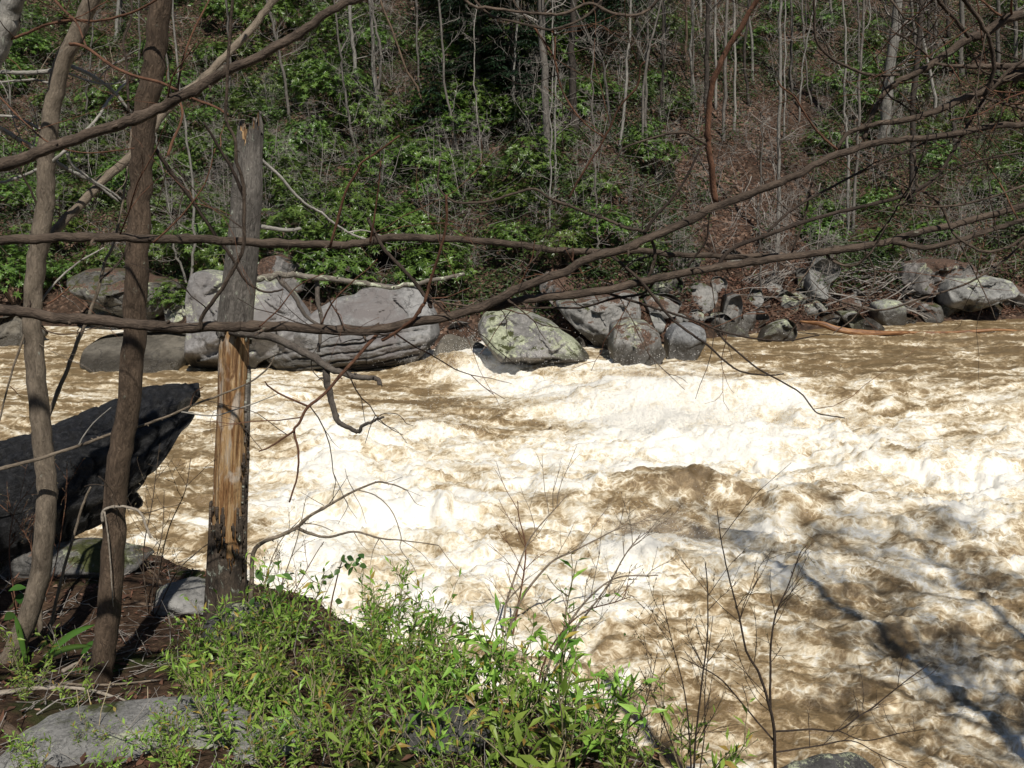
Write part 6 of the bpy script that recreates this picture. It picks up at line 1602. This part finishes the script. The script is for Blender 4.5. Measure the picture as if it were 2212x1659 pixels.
# brush pile: dead sticks heaped on the right bank, each stick a part
_rs = np.random.default_rng(51)
g = on_hill(1890, 640); t = thing('brush_pile', 'heap of grey dead sticks on the right bank by the square block', 'brush pile', g)
for q in range(120):
    x, y = _rs.normal(1890, 95), _rs.normal(625, 36)
    y = min(max(y, 545), 690)
    a = on_hill(x, y); a[1] -= _rs.uniform(0, .5)
    L = _rs.uniform(.7, 2.6)
    d = np.array((_rs.choice([-1, 1]) * _rs.uniform(.5, 1), _rs.normal(0, .25) - .25, _rs.normal(0, .32)))
    c = wander(a + np.array((0, -.1, _rs.uniform(.0, .45))) - d * L * .5 - g, d, L, 8, .09, _rs)
    r0 = _rs.uniform(.010, .030)
    mb = MB(); mb.tube(c, np.linspace(r0, r0 * .45, 8), 6, .15); mb.build('stick', M_BARK['twig' if _rs.random() < .6 else ('brown' if _rs.random() < .5 else 'grey')], t)
g = on_hill(1640, 600); t = thing('root_fan', 'fan of dead grey roots hanging over the leaf slope', 'roots', g)
for q in range(46):
    s = P(1690 + _rs.normal(0, 20), 590 + _rs.normal(0, 10), g[1] - .3); e = P(1560 + _rs.uniform(0, 90), 640 + _rs.uniform(-20, 60), g[1] - .9 + _rs.normal(0, .2))
    mid = (s + e) / 2 + np.array((_rs.normal(0, .15), -.1, _rs.uniform(0, .3)))
    r0 = _rs.uniform(.008, .018); mb = MB(); mb.tube(spline([s - g, mid - g, e - g], 9), np.linspace(r0, r0 * .4, 9), 5, .1); mb.build('root', M_BARK['twig'], t)
g = on_hill(1650, 500); t = thing('brush_pile', 'second heap of pale dead sticks higher on the leaf slope', 'brush pile', g)
for q in range(50):
    x, y = _rs.normal(1650, 45), _rs.normal(475, 38); a = on_hill(x, y)
    L = _rs.uniform(.6, 1.8); d = np.array((_rs.normal(0, .5), -.3, -1 + _rs.normal(0, .4)))
    c = wander(a + np.array((0, -.15, .25)) - d * L * .5 * .7 - g, d, L, 7, .08, _rs); r0 = _rs.uniform(.009, .02)
    mb = MB(); mb.tube(c, np.linspace(r0, r0 * .4, 7), 5, .1); mb.build('stick', M_BARK['twig'], t)

# ================================================================== labels: which one of many, by the nearest landmark and its rank there
ORD = ['nearest', 'second', 'third', 'fourth', 'fifth', 'sixth', 'seventh', 'eighth', 'ninth', 'tenth', 'eleventh', 'twelfth', 'thirteenth', 'fourteenth', 'fifteenth', 'sixteenth', 'seventeenth', 'eighteenth', 'nineteenth', 'twentieth', 'twenty-first', 'twenty-second', 'twenty-third', 'twenty-fourth', 'twenty-fifth']
def rank_labels(items, marks):
    rel = {}
    for o, x, y, kind in items:
        lm = min(marks, key=lambda q: (q[0] - x) ** 2 + (1.3 * (q[1] - y)) ** 2)
        dx, dy = x - lm[0], 1.3 * (y - lm[1])
        side = ('right of' if dx > 0 else 'left of') if abs(dx) > abs(dy) else ('below' if dy > 0 else 'above')
        rel.setdefault((kind, side, lm[2]), []).append((math.hypot(dx, dy), o))
    for (kind, side, lm), lst in rel.items():
        lst.sort(key=lambda q: q[0])
        for k, (_, o) in enumerate(lst):
            pre = (ORD[min(k, len(ORD) - 1)] + ' ') if len(lst) > 1 else ''
            o['label'] = ' '.join(f'{pre}{kind} {side} the {lm}'.split()[:16])
FARM = [(a[0][0][0], a[0][0][1], a[4]) for a in TREES] + [(540, 690, 'large grey boulder behind the broken snag'), (790, 700, 'huge layered boulder'), (1120, 720, 'lichen wedge boulder'), (1300, 690, 'big slanted slab'),
        (230, 620, 'dark mossy overhanging ledge'), (60, 560, 'left edge trees'), (60, 300, 'pale limbs at the left edge'), (300, 420, 'brown trunk at left'), (100, 60, 'top left corner trunk'), (680, 520, 'gap over the lichen covered branch')]
rank_labels(BUSH, FARM); rank_labels(SAPS, FARM); rank_labels(SLIM, FARM)
rank_labels(STONES, [(1508, 645, 'wedge of grey rock with dark left face'), (1380, 735, 'rounded cracked boulder in the shallows'), (1480, 735, 'smooth blue grey block'), (1690, 715, 'low rock by the beached orange log'), (1780, 595, 'round whitish boulder'),
        (1915, 675, 'square pale block'), (2105, 625, 'broad pale slab'), (1600, 660, 'fan of dead roots'), (1300, 690, 'big slanted slab'), (1000, 760, 'wet rock ramp'), (1120, 720, 'lichen wedge boulder')])
NEARM = [(490, 1330, 'foot of the dead snag'), (320, 1600, 'flat grey ledge'), (600, 1620, 'small pale rock at the bottom edge'), (712, 1400, 'round leaved seedling'), (960, 1600, 'dark hollowed rock'), (1085, 1470, 'upright budding twig shrub'),
         (1150, 1560, 'right leaning budding twig shrub'), (1330, 1560, 'rounded leafy sprig'), (215, 1470, 'foot of the brown trunk'), (40, 1420, 'foot of the left edge tree'), (820, 1500, 'middle of the bottom thicket')]
rank_labels(SHOOTS, NEARM); rank_labels(DRY, NEARM)
